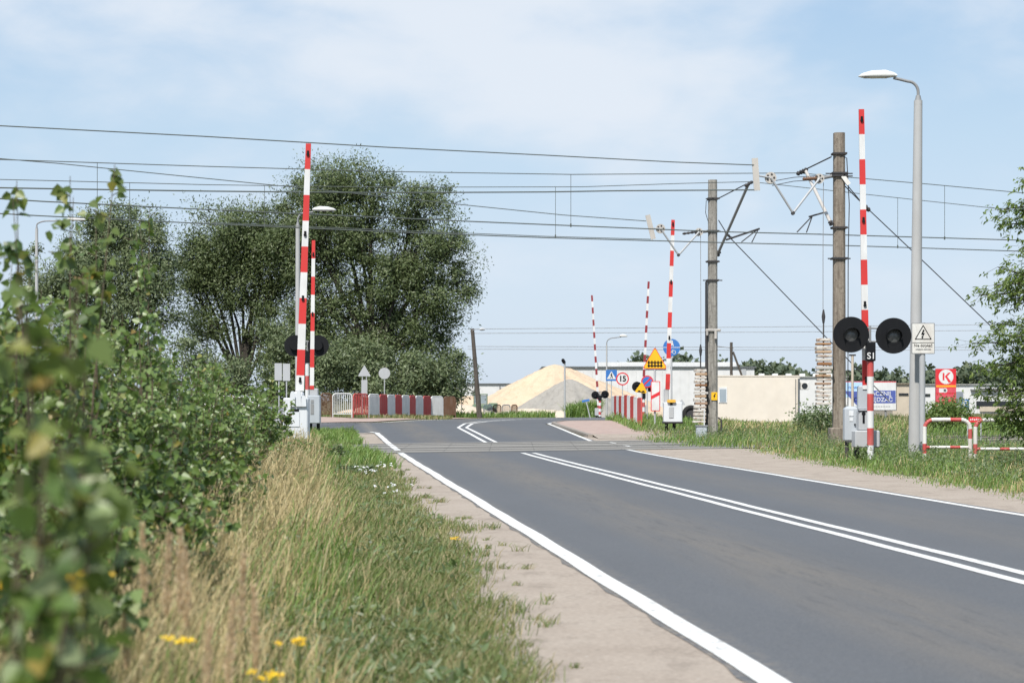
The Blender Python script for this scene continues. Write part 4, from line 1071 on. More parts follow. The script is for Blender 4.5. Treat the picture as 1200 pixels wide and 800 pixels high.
for k in range(3):
    a = math.pi * k / 3; dx, dz = math.cos(a) * .11, math.sin(a) * .11; q = Vector((-dz, 0, dx)) * .2
    m.prism([(-dx - q.x, -dz - q.z), (dx - q.x, dz - q.z), (dx + q.x, dz + q.z), (-dx + q.x, -dz + q.z)], -.0635 - .002 * k, -.062 - .002 * k, 0, (-.08, 0, ty_(457.3)))
m.build('star', M['black'], wp)
for py, n in ((466.5, 4), (470.5, 3)):
    m = MB()
    for k in range(n): m.box((-.42 + .27 * k, -.057, ty_(py)), (.2, .004, .15))
    m.build('price_row', M['dark_red'], bd)
# parking sign
t = gthing('parking_sign', 1131, 138, 'blue parking sign with a white letter P right of the red totem', 'road sign')
post(t, lz(t, 470), .04); zc = lz(t, 474); p = plate(t, rrect(.56, .76, .03), zc, 'blue'); text('P', .72, (0, -.026, zc), M['white'], p)
# red plate behind the guard rails
t = gthing('red_board', 1142, 60, 'small red board with white marks just above the guard rails', 'board')
for dx in (-.2, .2): post(t, lz(t, 492), .02, dx)
zc = lz(t, 491.5); p = plate(t, rrect(.36, .16, .015), zc, 'sign_red')
m = MB()
for k in range(5): m.box((-.12 + .06 * k, -.0225, zc + .012 * (k % 2)), (.035, .003, .05))
m.build('white_marks', M['white'], p)

# ------------------------------------------------------------------ heaps
def heap(name, label, cones, mat, x0, x1, y0, y1, nx, ny, z0=-.1, amp=.1):
    X, Yv = np.meshgrid(np.linspace(x0, x1, nx), np.linspace(y0, y1, ny)); Z = np.full_like(X, z0)
    for (cx, cy, h, sl, sx) in cones:
        d = np.sqrt(((X - cx) / sx) ** 2 + (Yv - cy) ** 2)
        th = np.arctan2(Yv - cy, (X - cx) / sx)
        z = h - sl * (np.sqrt(d * d + .3) - .55) + .06 * h * np.sin(th * 5 + cx) * np.clip(d / 4, 0, 1) + .03 * h * np.sin(th * 13 + cy) * np.clip(d / 4, 0, 1)
        Z = np.maximum(Z, z)
    Z += (rng.random(Z.shape) - .5) * amp * (Z > z0 + .05)
    V = np.stack([X - (x0 + x1) / 2, Yv - (y0 + y1) / 2, Z], -1).reshape(-1, 3)
    ii = np.arange(ny - 1)[:, None] * nx + np.arange(nx - 1)[None]
    Q = np.stack([ii, ii + 1, ii + nx + 1, ii + nx], -1).reshape(-1, 4)
    o = npmesh(name, V, Q, M[mat], smooth=True); o.location = ((x0 + x1) / 2, (y0 + y1) / 2, 0); tag(o, label, 'heap', 'heaps of bulk material')
    return o
s1 = 168 / F
heap('sand_heap', 'tall yellow sand heap rising behind the grey gravel', [((650 - CX) * s1, 168, 4.35, .62, 1.05), ((664 - CX) * s1, 170, 4.1, .58, 1.1), ((690 - CX) * s1, 172, 3.3, .52, 1.15), ((625 - CX) * s1, 166, 2.6, .5, 1.2), ((715 - CX) * s1, 172, 2.0, .45, 1.2)],
     'ysand', -12, 17, 156, 184, 120, 110, -.1, .07)
heap('gravel_heap', 'grey gravel heap in front of the yellow sand', [((668 - CX) * 152 / F, 152, 2.95, .62, .95), ((680 - CX) * 152 / F, 153, 2.5, .55, 1.0), ((655 - CX) * 152 / F, 153, 2.35, .7, .9)],
     'gravel', -2, 12, 143, 162, 90, 90, -.1, .06)
heap('pale_sand_bank', 'low pale sand bank behind the loader and fence', [((x - CX) * 176 / F, 176 + k % 2, h, .35, 1.6) for k, (x, h) in enumerate([(500, 1.7), (525, 1.9), (550, 1.75), (572, 1.7), (595, 1.9), (612, 1.6)])],
     'ysand', -16, 6, 170, 184, 90, 40, -.1, .05)
heap('pale_rubble_heap', 'low whitish rubble heap beside the timber pole foot', [((540 - CX) * 135 / F, 135, 1.05, .45, 1.4), ((620 - CX) * 135 / F, 136, .8, .4, 1.8), ((645 - CX) * 135 / F, 136, .7, .4, 1.8)],
     'psand', -8, 6, 130, 142, 90, 40, -.1, .07)

# loader
t = gthing('wheel_loader', 563, 150, 'small dark green wheel loader with glazed cab behind the fence', 'loader')
m = MB(); m.box((.3, 0, .75), (1.9, 1.0, .55), bev=.08); m.box((.95, 0, 1.0), (.7, .9, .3), bev=.05); m.build('body', M['loader'], t)
m = MB()
for sx in (-.48, .0, .5):
    for sy in (-.4, .4): m.box((sx, sy, 1.38), (.07, .07, .75))
m.box((.01, 0, 1.79), (1.1, .95, .08), bev=.02); m.box((.01, 0, 1.04), (1.06, .9, .07)); cab_ = m.build('cab', M['loader'], t)
m = MB(); m.box((.01, -.40, 1.4), (.92, .01, .62)); m.box((.01, .40, 1.4), (.92, .01, .62)); m.build('pane', M['grey_pane'], cab_)
for sx in (-.5, .85):
    for sy in (-.55, .55):
        m = MB(); m.tube([(sx, sy - .13, .42), (sx, sy + .13, .42)], .42, 20); wh = m.build('wheel', M['rubber'], t)
        m = MB(); m.tube([(sx, sy - .15, .42), (sx, sy + .15, .42)], .2, 14); m.build('rim', M['cream_d'], wh)
m = MB()
for sy in (-.3, .3): m.box((-.95, sy, .75), (1.0, .1, .16), rot=Matrix.Rotation(R(25), 3, 'Y'))
m.build('lift_arm', M['rust_red'], t)
m = MB(); m.prism([(-1.9, .12), (-1.35, .12), (-1.3, .75), (-1.45, .75), (-1.5, .3), (-1.9, .2)], -.75, .75); m.build('bucket', M['rust'], t)

# silver car on the side road
t = gthing('parked_car', 288, 78.5, 'silver car mostly hidden by the aspen bushes beside the white barrier machine', 'car', rz=0)
prof = [(-2.1, .32), (-2.12, .62), (-2.0, .92), (-1.7, 1.0), (-1.25, 1.38), (-.7, 1.45), (.1, 1.42), (.85, .98), (1.6, .88), (1.98, .72), (2.05, .5), (2.0, .32)]
m = MB(); n = len(prof); vs = []
for y, s in ((-.82, .97), (-.62, 1.0), (.62, 1.0), (.82, .97)):
    yy = y
    for (x, z) in prof:
        k = S(.95, 1.4, z); vs.append((x * s, yy * (1 - .18 * k), z if abs(y) < .7 else z - .03))
fs = [tuple(range(n)), tuple(range(4 * n - 1, 3 * n - 1, -1))]
for j in range(3):
    for i in range(n): fs.append((j * n + i, j * n + n + i, j * n + n + (i + 1) % n, j * n + (i + 1) % n))
m.add(vs, fs, 0, False); m.build('body', M['silver'], t)
m = MB(); m.prism([(-1.35, 1.0), (-1.05, 1.32), (-.6, 1.37), (.05, 1.34), (.6, 1.0)], -.80, -.77); m.prism([(-1.35, 1.0), (-1.05, 1.32), (-.6, 1.37), (.05, 1.34), (.6, 1.0)], .77, .80); m.build('side_window', M['dark_pane'], t)
m = MB(); m.box((0, -.83, .45), (3.6, .03, .22)); m.build('side_skirt', M['iron'], t)
for sx in (-1.3, 1.3):
    for sy in (-.74, .74):
        m = MB(); m.tube([(sx, sy - .1, .31), (sx, sy + .1, .31)], .31, 20); wh = m.build('wheel', M['rubber'], t)
        m = MB(); m.tube([(sx, sy - .115, .31), (sx, sy + .115, .31)], .19, 14); m.build('rim', M['galv'], wh)
m = MB(); m.box((.72, -.9, 1.0), (.16, .14, .12), bev=.03); m.build('wing_mirror', M['black'], t)
for sy in (-.6, .6):
    m = MB(); m.box((1.96, sy, .66), (.14, .3, .12), bev=.03); m.build('headlight', M['white'], t)

# ------------------------------------------------------------------ foliage
def unit(n):
    v = rng.normal(size=(n, 3)); return v / np.linalg.norm(v, axis=1, keepdims=True)
def leaves6(pos, dirs, nrm, ln, wd, fold=.12, shape=0):
    """folded leaf of 2 quads; pos base, dirs tip direction"""
    d = dirs / np.linalg.norm(dirs, axis=1, keepdims=True)
    s = np.cross(d, nrm); s /= np.maximum(1e-6, np.linalg.norm(s, axis=1, keepdims=True)); n = np.cross(s, d)
    ln = ln[:, None]; wd = wd[:, None]
    f1, f2, w1, w2 = ((.22, .62, .95, .62) if shape == 0 else (.28, .65, .8, .6))
    V = np.stack([pos, pos + d * ln * f1 + s * wd * .5 * w1 + n * wd * fold, pos + d * ln * f2 + s * wd * .5 * w2 + n * wd * fold,
                  pos + d * ln - n * ln * .06, pos + d * ln * f2 - s * wd * .5 * w2 + n * wd * fold, pos + d * ln * f1 - s * wd * .5 * w1 + n * wd * fold], 1)
    b = np.arange(len(pos))[:, None] * 6
    Q = np.concatenate([b + np.array([[0, 1, 2, 3]]), b + np.array([[0, 3, 4, 5]])], 0)
    return V.reshape(-1, 3), Q
def leaves4(pos, dirs, nrm, ln, wd):
    d = dirs / np.linalg.norm(dirs, axis=1, keepdims=True)
    s = np.cross(d, nrm); s /= np.maximum(1e-6, np.linalg.norm(s, axis=1, keepdims=True))
    ln = ln[:, None]; wd = wd[:, None]
    V = np.stack([pos, pos + d * ln * .5 + s * wd * .5, pos + d * ln, pos + d * ln * .5 - s * wd * .5], 1)
    return V.reshape(-1, 3), np.arange(len(pos) * 4).reshape(-1, 4)

def big_tree(label, px, Y, blobs, nl, leafm, ll=(.13, .25), base_py=None, fork=.3, ncl=26, trunk=.28, name='tree', grp='trees behind the left fence', lw=.32):
    x = (px - CX) * Y / F; t = thing(name, (x, Y, zg(x, Y)), label, 'tree', grp); o = t.location
    B = [(np.array(P(a, b, Y) - o) + np.array([0, random.uniform(-.6, .6), 0]), rx * Y / F, ry * Y / F) for a, b, rx, ry in blobs]
    vol = np.array([r1 * r1 * r2 for _, r1, r2 in B]); vol = vol ** .75; vol /= vol.sum()
    m = MB(); pos = []; dirs = []; nrms = []
    zc = max(c[2] for c, _, _ in B); fz = zc * fork
    m.tube([(0, 0, -.2), (random.uniform(-.1, .1), 0, fz * .6), (random.uniform(-.2, .2), 0, fz)], [trunk * 1.25, trunk, trunk * .85], 10)
    for (c, r1, r2), v in zip(B, vol):
        st = Vector((random.uniform(-.1, .1), 0, fz * random.uniform(.7, 1.0))); C = Vector(c)
        mid = st.lerp(C, .55) + Vector((random.uniform(-.3, .3), random.uniform(-.4, .4), random.uniform(-.1, .5)))
        m.tube([st, mid, C], [trunk * .55, trunk * .32, trunk * .12], 7)
        nc = max(8, int(ncl * len(B) * v)); n_in = 0
        for k in range(nc):
            u = rng.normal(size=3); u /= np.linalg.norm(u); rr = random.uniform(.3, 1.2) ** .7
            q = c + u * np.array([r1, r1 * .95, r2]) * rr
            if q[2] < .4: continue
            qv = Vector(q); s0 = C.lerp(mid, random.uniform(0, .7)); bend = s0.lerp(qv, .5) + Vector((0, 0, random.uniform(-.1, .3)))
            m.tube([s0, bend, qv], [trunk * .13, trunk * .08, trunk * .03], 5, cap=False)
            nn = int(nl * v / nc * random.uniform(.5, 1.5)); sg = random.uniform(.22, .6) * min(1.1, .5 + r1 * .3)
            g = np.clip(rng.normal(size=(nn, 3)), -2.3, 2.3) * np.array([sg, sg, sg * .8]) + q
            # sprays droop outward
            dd = unit(nn) + np.array([0, 0, -.35]); pos.append(g); dirs.append(dd)
            off = (g - q) / sg; nrms.append(off * .9 + u * .5 + unit(nn) * .45 + np.array([0, 0, .45]))
    m.build('trunk', M['bark'], t)
    pos = np.concatenate(pos); dirs = np.concatenate(dirs); nrms = np.concatenate(nrms); n = len(pos); ok = pos[:, 2] > .1
    pos, dirs, nrms = pos[ok], dirs[ok], nrms[ok]; n = len(pos)
    l = rng.uniform(*ll, n); V, Q = leaves4(pos, dirs, nrms, l, l * lw * rng.uniform(.8, 1.3, n))
    npmesh('crown', V, Q, M[leafm], t); return t
big_tree('largest dark willow towering behind the left lamp post', 440, 116,
   [(388, 222, 42, 34), (350, 252, 36, 34), (438, 222, 34, 34), (492, 238, 36, 32), (528, 286, 28, 34), (536, 330, 22, 26), (345, 300, 40, 42), (420, 275, 48, 34), (480, 300, 42, 36), (500, 350, 38, 34), (380, 350, 48, 44), (440, 380, 46, 44), (505, 395, 34, 30), (345, 400, 38, 44), (462, 330, 44, 40), (410, 420, 60, 36), (375, 275, 40, 36), (510, 440, 34, 30), (330, 440, 34, 34)],
   165000, 'willow', fork=.28, ncl=30, trunk=.34)
big_tree('middle willow with open trunks left of the left lamp post', 285, 118,
   [(262, 268, 40, 30), (238, 302, 30, 32), (290, 296, 34, 34), (232, 345, 24, 26), (300, 345, 30, 30), (262, 330, 38, 30), (245, 385, 30, 24), (225, 300, 24, 30), (300, 270, 26, 26), (310, 390, 24, 30), (318, 320, 26, 40), (310, 285, 22, 26)],
   62000, 'willow', fork=.18, ncl=24, trunk=.24)
big_tree('left willow rising over the aspen bushes below the far left lamp', 140, 112,
   [(150, 268, 38, 30), (108, 290, 38, 34), (184, 296, 22, 34), (140, 325, 50, 36), (90, 340, 40, 36), (185, 350, 28, 34), (150, 380, 50, 40), (100, 410, 50, 40), (120, 265, 30, 26), (172, 320, 30, 34), (60, 330, 30, 40)],
   72000, 'willow_l', fork=.25, ncl=26, trunk=.26)
GS = 'shrubs behind the left fence'
for k, (px, Y, bl, n, lab) in enumerate([
    (360, 110, [(350, 440, 30, 30), (385, 435, 32, 32), (330, 400, 26, 30)], 15000, 'pale shrub behind the two left booms'),
    (440, 111, [(425, 430, 34, 34), (460, 440, 34, 30), (440, 455, 40, 22)], 15000, 'dense shrub behind the grey triangular sign back'),
    (505, 112, [(490, 435, 32, 32), (515, 455, 26, 24), (530, 425, 14, 16)], 15000, 'spreading shrub at the right foot of the largest willow'),
    (215, 108, [(200, 430, 40, 40), (250, 440, 36, 36), (290, 450, 34, 34)], 15000, 'low shrub below the middle willow')]):
    big_tree(lab, px, Y, bl, n, 'willow_l', (.13, .28), fork=.15, ncl=20, trunk=.09, name='shrub', grp=GS)
big_tree('small leafy shrub in front of the red totem', 1105, 70, [(1098, 482, 11, 9), (1112, 480, 11, 10), (1122, 486, 8, 7)], 2600, 'ash', (.08, .16), fork=.3, ncl=14, trunk=.03, name='shrub', grp='shrubs on the right', lw=.5)
big_tree('dark straggly shrub at the foot of the brown mast', 958, 64, [(957, 486, 8, 8), (966, 492, 8, 8), (948, 492, 9, 7)], 1500, 'weed', (.06, .14), fork=.3, ncl=12, trunk=.025, name='shrub', grp='shrubs on the right', lw=.5)

# far wood: one mass
tr = []
for k in range(260):
    x = rng.uniform(25, 190); Y = rng.uniform(400, 470); h = rng.uniform(7.2, 10.2) + 1.6 * math.sin(x * .06); tr.append((x, Y, h))
for k in range(40):
    x = rng.uniform(36, 60); tr.append((x, rng.uniform(420, 470), rng.uniform(8, 9.4)))
pp = []
for x, Y, h in tr:
    n = 190; u = unit(n) * rng.uniform(.5, 1, (n, 1)) ; pp.append(np.stack([x + u[:, 0] * 2.4, Y + u[:, 1] * 2.4, h * .55 + u[:, 2] * h * .45], 1))
pp = np.concatenate(pp); n = len(pp); l = rng.uniform(.7, 1.5, n)
V, Q = leaves4(pp, unit(n), unit(n), l, l * .8); o = npmesh('distant_wood', V, Q, M['far_leaf']); tag(o, 'distant dark wood along the horizon behind the white buildings', 'wood', kind='stuff')

# ash-leaved maple at the right edge
def maple():
    Y = 38.0; px = 1262; x = (px - CX) * Y / F
    t = thing('maple_tree', (x, Y, zg(x, Y)), 'leafy maple with drooping leaflets at the right edge over the guard rail', 'tree'); o = t.location
    m = MB(); m.tube([(0, 0, -.1), (.05, 0, 2), (-.05, 0, 4.5), (0, 0, 6.2)], [.16, .13, .08, .03], 10)
    tips = [(1196, 214, -.3), (1168, 246, 0), (1178, 262, .3), (1196, 290, -.4), (1172, 312, .2), (1148, 346, 0), (1160, 335, -.3), (1180, 352, .5), (1140, 402, .1), (1156, 392, -.3), (1172, 378, .2), (1147, 432, -.2), (1165, 425, .3), (1185, 412, .0), (1150, 455, .2), (1172, 462, -.3), (1190, 450, .3), (1160, 490, 0), (1180, 500, .3), (1193, 478, -.2), (1196, 330, .4), (1198, 380, -.4), (1205, 430, .2), (1215, 300, .3), (1218, 240, 0), (1170, 480, -.1), (1198, 505, .1)]
    pos = []; dr = []; nr = []
    for (a, b, dy) in tips:
        tip = P(a, b, Y) - o + Vector((0, dy, 0)); st = Vector((0, 0, max(.8, tip.z - random.uniform(.1, .7))))
        mid = st.lerp(tip, .5) + Vector((0, 0, random.uniform(.05, .25))); m.tube([st, mid, tip], [.035, .02, .006], 6)
        for f in np.linspace(.3, 1.0, 15):
            base = st.lerp(mid, f * 2) if f < .5 else mid.lerp(tip, f * 2 - 1)
            for q in range(4):
                tw = base + Vector((random.gauss(0, .14), random.gauss(0, .16), random.gauss(-.02, .10)))
                m.tube([base, tw], .003, 4, cap=False)
                out = Vector((random.gauss(-.4, .6), random.gauss(0, .6), -.5))
                for k in range(7):
                    pos.append(tw + Vector((random.gauss(0, .035), random.gauss(0, .035), random.gauss(0, .03)))); dr.append(out + Vector((random.gauss(0, .5), random.gauss(0, .5), random.gauss(-.1, .35)))); nr.append((random.gauss(0, .5), random.gauss(-.3, .4), 1))
    m.build('trunk', M['bark'], t); n = len(pos); l = rng.uniform(.07, .125, n)
    V, Q = leaves6(np.array(pos), np.array(dr), np.array(nr), l, l * .42, .1, 1); npmesh('crown', V, Q, M['ash'], t)
maple()

# aspen saplings and bushes on the left verge
def aspen(label, x, Y, h, spread, shoots, nleaf, ls=(.038, .068), mat='aspen', low=.12, name='aspen_bush', grp='aspen bushes on the left verge', lean=(0, 0)):
    z0 = zg(x, Y); t = thing(name, (x, Y, z0), label, 'bush' if name == 'aspen_bush' else 'sapling', grp)
    m = MB(); pos = []; dr = []; nr = []
    nleaf = int(nleaf * (1.55 if name == 'aspen_bush' else 1.9)); per = max(4, nleaf // shoots)
    for s in range(shoots):
        a = random.uniform(0, 2 * math.pi); r = spread * math.sqrt(random.random()); hh = h * random.uniform(.62, 1.0) * (1 - .28 * (r / spread) ** 2 if spread > .3 else 1)
        b0 = Vector((math.cos(a) * r * .45, math.sin(a) * r * .45, 0)); b1 = Vector((math.cos(a) * r * .8, math.sin(a) * r * .8, hh * .55)); b2 = Vector((math.cos(a) * r + lean[0] * hh, math.sin(a) * r + lean[1] * hh, hh)) + Vector((random.gauss(0, .06), random.gauss(0, .06), 0))
        m.tube([b0, b1, b2], [.0065, .005, .002], 5, cap=False)
        twigs = []
        for k in range(per // 7 + 1):
            f = random.uniform(low, .98); base = b0.lerp(b1, f * 2) if f < .5 else b1.lerp(b2, f * 2 - 1)
            ta = random.uniform(0, 2 * math.pi); ln = random.uniform(.05, .30) * (1.1 - f * .7) * min(1.4, .6 + spread)
            e = base + Vector((math.cos(ta) * ln, math.sin(ta) * ln, ln * random.uniform(.1, .7))); m.tube([base, e], .0028, 3, cap=False); twigs.append((base, e))
        twigs.append((b1.lerp(b2, .4), b2))
        for k in range(per):
            p, e = random.choice(twigs); q = p.lerp(e, random.uniform(.15, 1.05))
            pos.append(q + Vector((random.gauss(0, .022), random.gauss(0, .022), random.gauss(0, .022))))
            dr.append((random.gauss(0, .8), random.gauss(0, .8), random.gauss(-.55, .5))); nr.append((random.gauss(0, .6), random.gauss(-.45, .6), random.gauss(.5, .5)))
    m.build('stems', M['twig'], t); n = len(pos); l = rng.uniform(*ls, n)
    V, Q = leaves6(np.array(pos), np.array(dr), np.array(nr), l, l * rng.uniform(.8, 1.05, n), .10); npmesh('foliage', V, Q, M[mat], t)
    return t
def bush_at(px, top, Y, spread, shoots, n, label, **k):
    x = (px - CX) * Y / F; h = CAMZ - (top - HZ) * Y / F - zg(x, Y); return aspen(label, x, Y, h, spread, shoots, n, **k)
for (px, top, Y, sp, sh, n, lab) in [
    (-40, 280, 12, .8, 50, 3600, 'broad aspen bush at the left edge below the tall sapling'),
    (40, 296, 13.5, .8, 50, 3600, 'tall aspen bush right of the tall sapling'),
    (104, 318, 15.5, .85, 50, 3200, 'tall aspen bush below the left willow'),
    (160, 372, 18, .9, 50, 3200, 'rounded aspen bush in front of the middle willow'),
    (212, 398, 21, 1.0, 50, 3200, 'aspen bush on the crest below the middle willow trunk'),
    (236, 412, 25, .9, 50, 3000, 'aspen bush left of the pale grey sign backs'),
        (228, 450, 22, .8, 40, 2400, 'low aspen bush in front of the silver car'),
    (175, 440, 14, .7, 44, 2800, 'aspen bush in the middle of the thicket'),
    (95, 420, 11.5, .6, 40, 2600, 'near aspen bush behind the blurred leaves'),
    (15, 420, 9.5, .55, 38, 2400, 'near aspen bush at the left edge above the yellow flowers'),
    (225, 515, 18, .75, 36, 2000, 'low aspen bush at the edge of the tall grass'),
    (305, 499, 34, .8, 34, 1600, 'low aspen bush at the foot of the white barrier machine'),
    (150, 520, 11, .5, 34, 1900, 'low near aspen bush behind the reed plumes'),
    (60, 530, 8.2, .4, 28, 1500, 'low near aspen bush just above the yellow flowers'),
    (350, 512, 40, .7, 26, 1100, 'sparse aspen bush below the white barrier machine'),
    (20, 600, 6.4, .3, 22, 1000, 'low dark aspen bush in the lower left corner')]:
    bush_at(px, top, Y, sp, sh, n, lab)
bush_at(280, 432, 30, .6, 30, 1500, 'aspen bush in front of the silver car bonnet', low=.66)
bush_at(232, 425, 29, .8, 40, 2400, 'aspen bush left of the silver car bonnet')
for (px_, top_, Y_, lab_) in [(385, 520, 44, 'low leafy weed clump by the grass right of the white barrier machine'), (345, 540, 31, 'leafy weed clump at the edge of the straw grass below the barrier'), (415, 545, 36, 'small leafy weed clump beside the white flowers'), (300, 585, 20, 'leafy weed clump in the tall straw grass below the bushes')]:
    wc = bush_at(px_, top_, Y_, .42, 18, 420, lab_, ls=(.035, .075), mat='weed', low=.1, name='weed_clump', grp='leafy weed clumps in the left verge grass'); wc['category'] = 'weeds'
GSA = 'slim aspen saplings standing out of the bushes'
bush_at(58, 186, 10.5, .3, 6, 130, 'tallest slim aspen sapling against the sky at the left', ls=(.055, .085), mat='aspen_red', low=.5, name='aspen_sapling', grp=GSA, lean=(.0, 0))
bush_at(22, 225, 10.0, .3, 7, 170, 'bushy aspen sapling left of the tallest one', ls=(.05, .08), low=.45, name='aspen_sapling', grp=GSA)
bush_at(-5, 222, 9.5, .3, 6, 160, 'leafy aspen sapling cut by the left edge of the picture', ls=(.045, .07), mat='aspen_red', low=.4, name='aspen_sapling', grp=GSA)
bush_at(84, 214, 11.5, .3, 6, 150, 'leafy aspen sapling right of the tallest one', ls=(.05, .08), mat='aspen', low=.45, name='aspen_sapling', grp=GSA)
bush_at(165, 232, 15, .2, 3, 90, 'thin aspen sapling with bare tip in front of the left willow', ls=(.04, .065), low=.45, name='aspen_sapling', grp=GSA)
bush_at(325, 428, 36, .45, 8, 260, 'small aspen sapling right in front of the left boom foot', ls=(.06, .09), low=.4, name='aspen_sapling', grp=GSA)
bush_at(72, 240, 3.3, .09, 6, 85, 'blurred reddish aspen sapling nearest to the viewer', ls=(.04, .058), mat='aspen_red', low=.64, name='aspen_sapling', grp=GSA)
bush_at(-35, 470, 3.0, .14, 7, 80, 'blurred low aspen sapling beside the nearest reddish one', ls=(.045, .06), mat='aspen', low=.5, name='aspen_sapling', grp=GSA)

# ------------------------------------------------------------------ grass (stuff)
def blades(P0, h, w, lean, ldir):
    n = len(P0); up = np.zeros((n, 3)); up[:, 2] = 1; ld = np.stack([np.cos(ldir), np.sin(ldir), np.zeros(n)], 1)
    fa = rng.uniform(0, 2 * math.pi, n); sd = np.stack([np.cos(fa), np.sin(fa), np.zeros(n)], 1)
    sd[:, 1] *= .6
    h = h[:, None]; w = w[:, None]; lean = lean[:, None]
    m1 = P0 + up * h * .5 + ld * h * lean * .22; m2 = P0 + up * h * .82 + ld * h * lean * .6; m3 = P0 + up * h * (1 - lean * .25) + ld * h * lean
    V = np.stack([P0 - sd * w / 2, P0 + sd * w / 2, m1 - sd * w * .42, m1 + sd * w * .42, m2 - sd * w * .26, m2 + sd * w * .26, m3 - sd * w * .04, m3 + sd * w * .04], 1).reshape(-1, 3)
    b = np.arange(n)[:, None] * 8
    Q = np.concatenate([b + np.array([[0, 1, 3, 2]]), b + np.array([[2, 3, 5, 4]]), b + np.array([[4, 5, 7, 6]])], 0)
    return V, Q
def vnoise(x, y, s, seed=0):
    r = 0
    for k in range(4):
        a = seed * 1.7 + k * 2.1; f = s * (1.7 ** k); r = r + np.sin(x * f * math.cos(a) + y * f * math.sin(a) * .8 + a * 3) / (1.3 ** k)
    return r / 2.6
ge_t = np.arange(0, 75, .1); ge_v = np.array([grass_edge(max(1, y)) for y in ge_t])
re_v = np.array([right_edge(max(1, y)) for y in ge_t])
def left_pts(n, y0, y1, dmax, pw):
    u = rng.random(n); Y = (y0 ** (1 - pw) + u * (y1 ** (1 - pw) - y0 ** (1 - pw))) ** (1 / (1 - pw))
    d = rng.random(n) * (dmax if np.isscalar(dmax) else 1); x = np.interp(Y, ge_t, ge_v) - d
    return x, Y, d
def mk(name, x, Y, h, w, lean, mat, label, cat='grass'):
    P0 = np.stack([x, Y, zgn(x, Y) - .012], 1); n = len(x)
    ld = rng.normal(.3, 1.4, n)
    V, Q = blades(P0, h, w, lean, ld); o = npmesh(name, V, Q, M[mat]); return tag(o, label, cat, kind='stuff')
# short verge turf
x, Y, d = left_pts(60000, 8.5, 60, 2.2, 1.55)
keep = (vnoise(x, Y, 1.6, 3) + .9 * vnoise(x, Y, 5, 1) * .6 > -.55 + .9 * (d < .25) + .9 * (d < .12) + .35 * rng.normal(size=len(x)) * .6) ; x, Y, d = x[keep] + .05 * rng.normal(size=keep.sum()) * (d[keep] < .3), Y[keep], d[keep]; n = len(x)
mk('verge_turf', x, Y, rng.uniform(.03, .12, n) * (1 + .6 * np.clip(d, 0, 2)) + .012, .0035 + .0003 * Y, rng.uniform(.2, 1.2, n), 'gr_turf', 'short worn turf on the left verge beside the sand')
# tufts that creep over the sand
nc = 55; Yc = 8.6 + (rng.random(nc) ** 1.7) * 46; xc = np.interp(Yc, ge_t, ge_v) + rng.normal(.0, .11, nc) + .04
okc = xc < xL(Yc) - .2; Yc, xc = Yc[okc], xc[okc]; rep = 26; szc = np.repeat(rng.uniform(.35, 1.0, len(Yc)), rep)
Yt = np.repeat(Yc, rep) + rng.normal(0, .05, len(Yc) * rep) * szc; Xt = np.repeat(xc, rep) + rng.normal(0, .045, len(Yc) * rep) * szc; nt_ = len(Yt)
mk('verge_turf', Xt, Yt, rng.uniform(.03, .11, nt_) * szc + .01, .0035 + .00025 * Yt, rng.uniform(.4, 1.6, nt_), 'gr_turf', 'small straw tufts creeping over the sandy shoulder')
# tall green and dry
x, Y, d = left_pts(75000, 4.5, 56, 5.2, 1.5); g = vnoise(x, Y, 1.1, 7)
tall = np.clip((d - .98 + .35 * vnoise(x, Y, 2.3, 5)) / .9, 0, 1); hmax = .10 + .55 * tall
isg = g + .6 * rng.normal(size=len(x)) > -.5 + 1.6 * np.clip((d - 1.15) / 1.1, 0, 1) - .3 * (Y > 30)
ok = (tall > .03) & (rng.random(len(x)) < .35 + .65 * tall); G_ = ok & isg; D_ = ok & ~isg
mk('green_grass', x[G_], Y[G_], hmax[G_] * rng.uniform(.5, 1.1, G_.sum()), .0045 + .00032 * Y[G_], rng.uniform(.15, .9, G_.sum()), 'gr_green', 'tall green grass on the left verge')
mk('dry_grass', x[D_], Y[D_], hmax[D_] * rng.uniform(.6, 1.3, D_.sum()), .003 + .00028 * Y[D_], rng.uniform(.1, .7, D_.sum()), 'gr_dry', 'tall straw coloured dry grass on the left verge')
# seed heads of the dry grass
k = rng.random(len(x)) < .07; k &= D_; k &= tall > .5
x2, Y2 = x[k], Y[k]; hh = hmax[k] * rng.uniform(1.0, 1.35, k.sum()); pos = []; 
rep = 9; base = np.stack([x2, Y2, zgn(x2, Y2) + hh * .8], 1); base = np.repeat(base, rep, 0)
off = rng.normal(size=(len(base), 3)) * np.array([.018, .018, .05]); pp = base + off; n = len(pp)
l = rng.uniform(.015, .035, n) * (1 + .015 * pp[:, 1]); V, Q = leaves4(pp, unit(n) * .5 + np.array([.2, 0, 1]), unit(n), l, l * .3)
o = npmesh('seed_heads', V, Q, M['gr_dry']); tag(o, 'loose pale seed heads over the tall dry grass', 'grass', kind='stuff')
x, Y, d = left_pts(5200, 7, 50, 3.0, 1.45); kk = (d > .35) & (vnoise(x, Y, 1.9, 6) > .05); x, Y, d = x[kk], Y[kk], d[kk]; x = np.repeat(x, 3) + rng.normal(0, .05, 3 * len(x)); Y = np.repeat(Y, 3) + rng.normal(0, .05, len(x)); n = len(x)
pp = np.stack([x, Y, zgn(x, Y) + rng.uniform(.02, .12, n) + .25 * rng.random(n) * np.clip(np.repeat(d, 3) - .9, 0, 1)], 1); l = rng.uniform(.03, .085, n)
V, Q = leaves6(pp, unit(n) + np.array([0, 0, .35]), unit(n) * .6 + np.array([0, -.3, .8]), l, l * .45, .1, 1); o = npmesh('broadleaf_weeds', V, Q, M['weed']); tag(o, 'broad leaved weeds scattered through the left verge grass', 'weeds', kind='stuff')
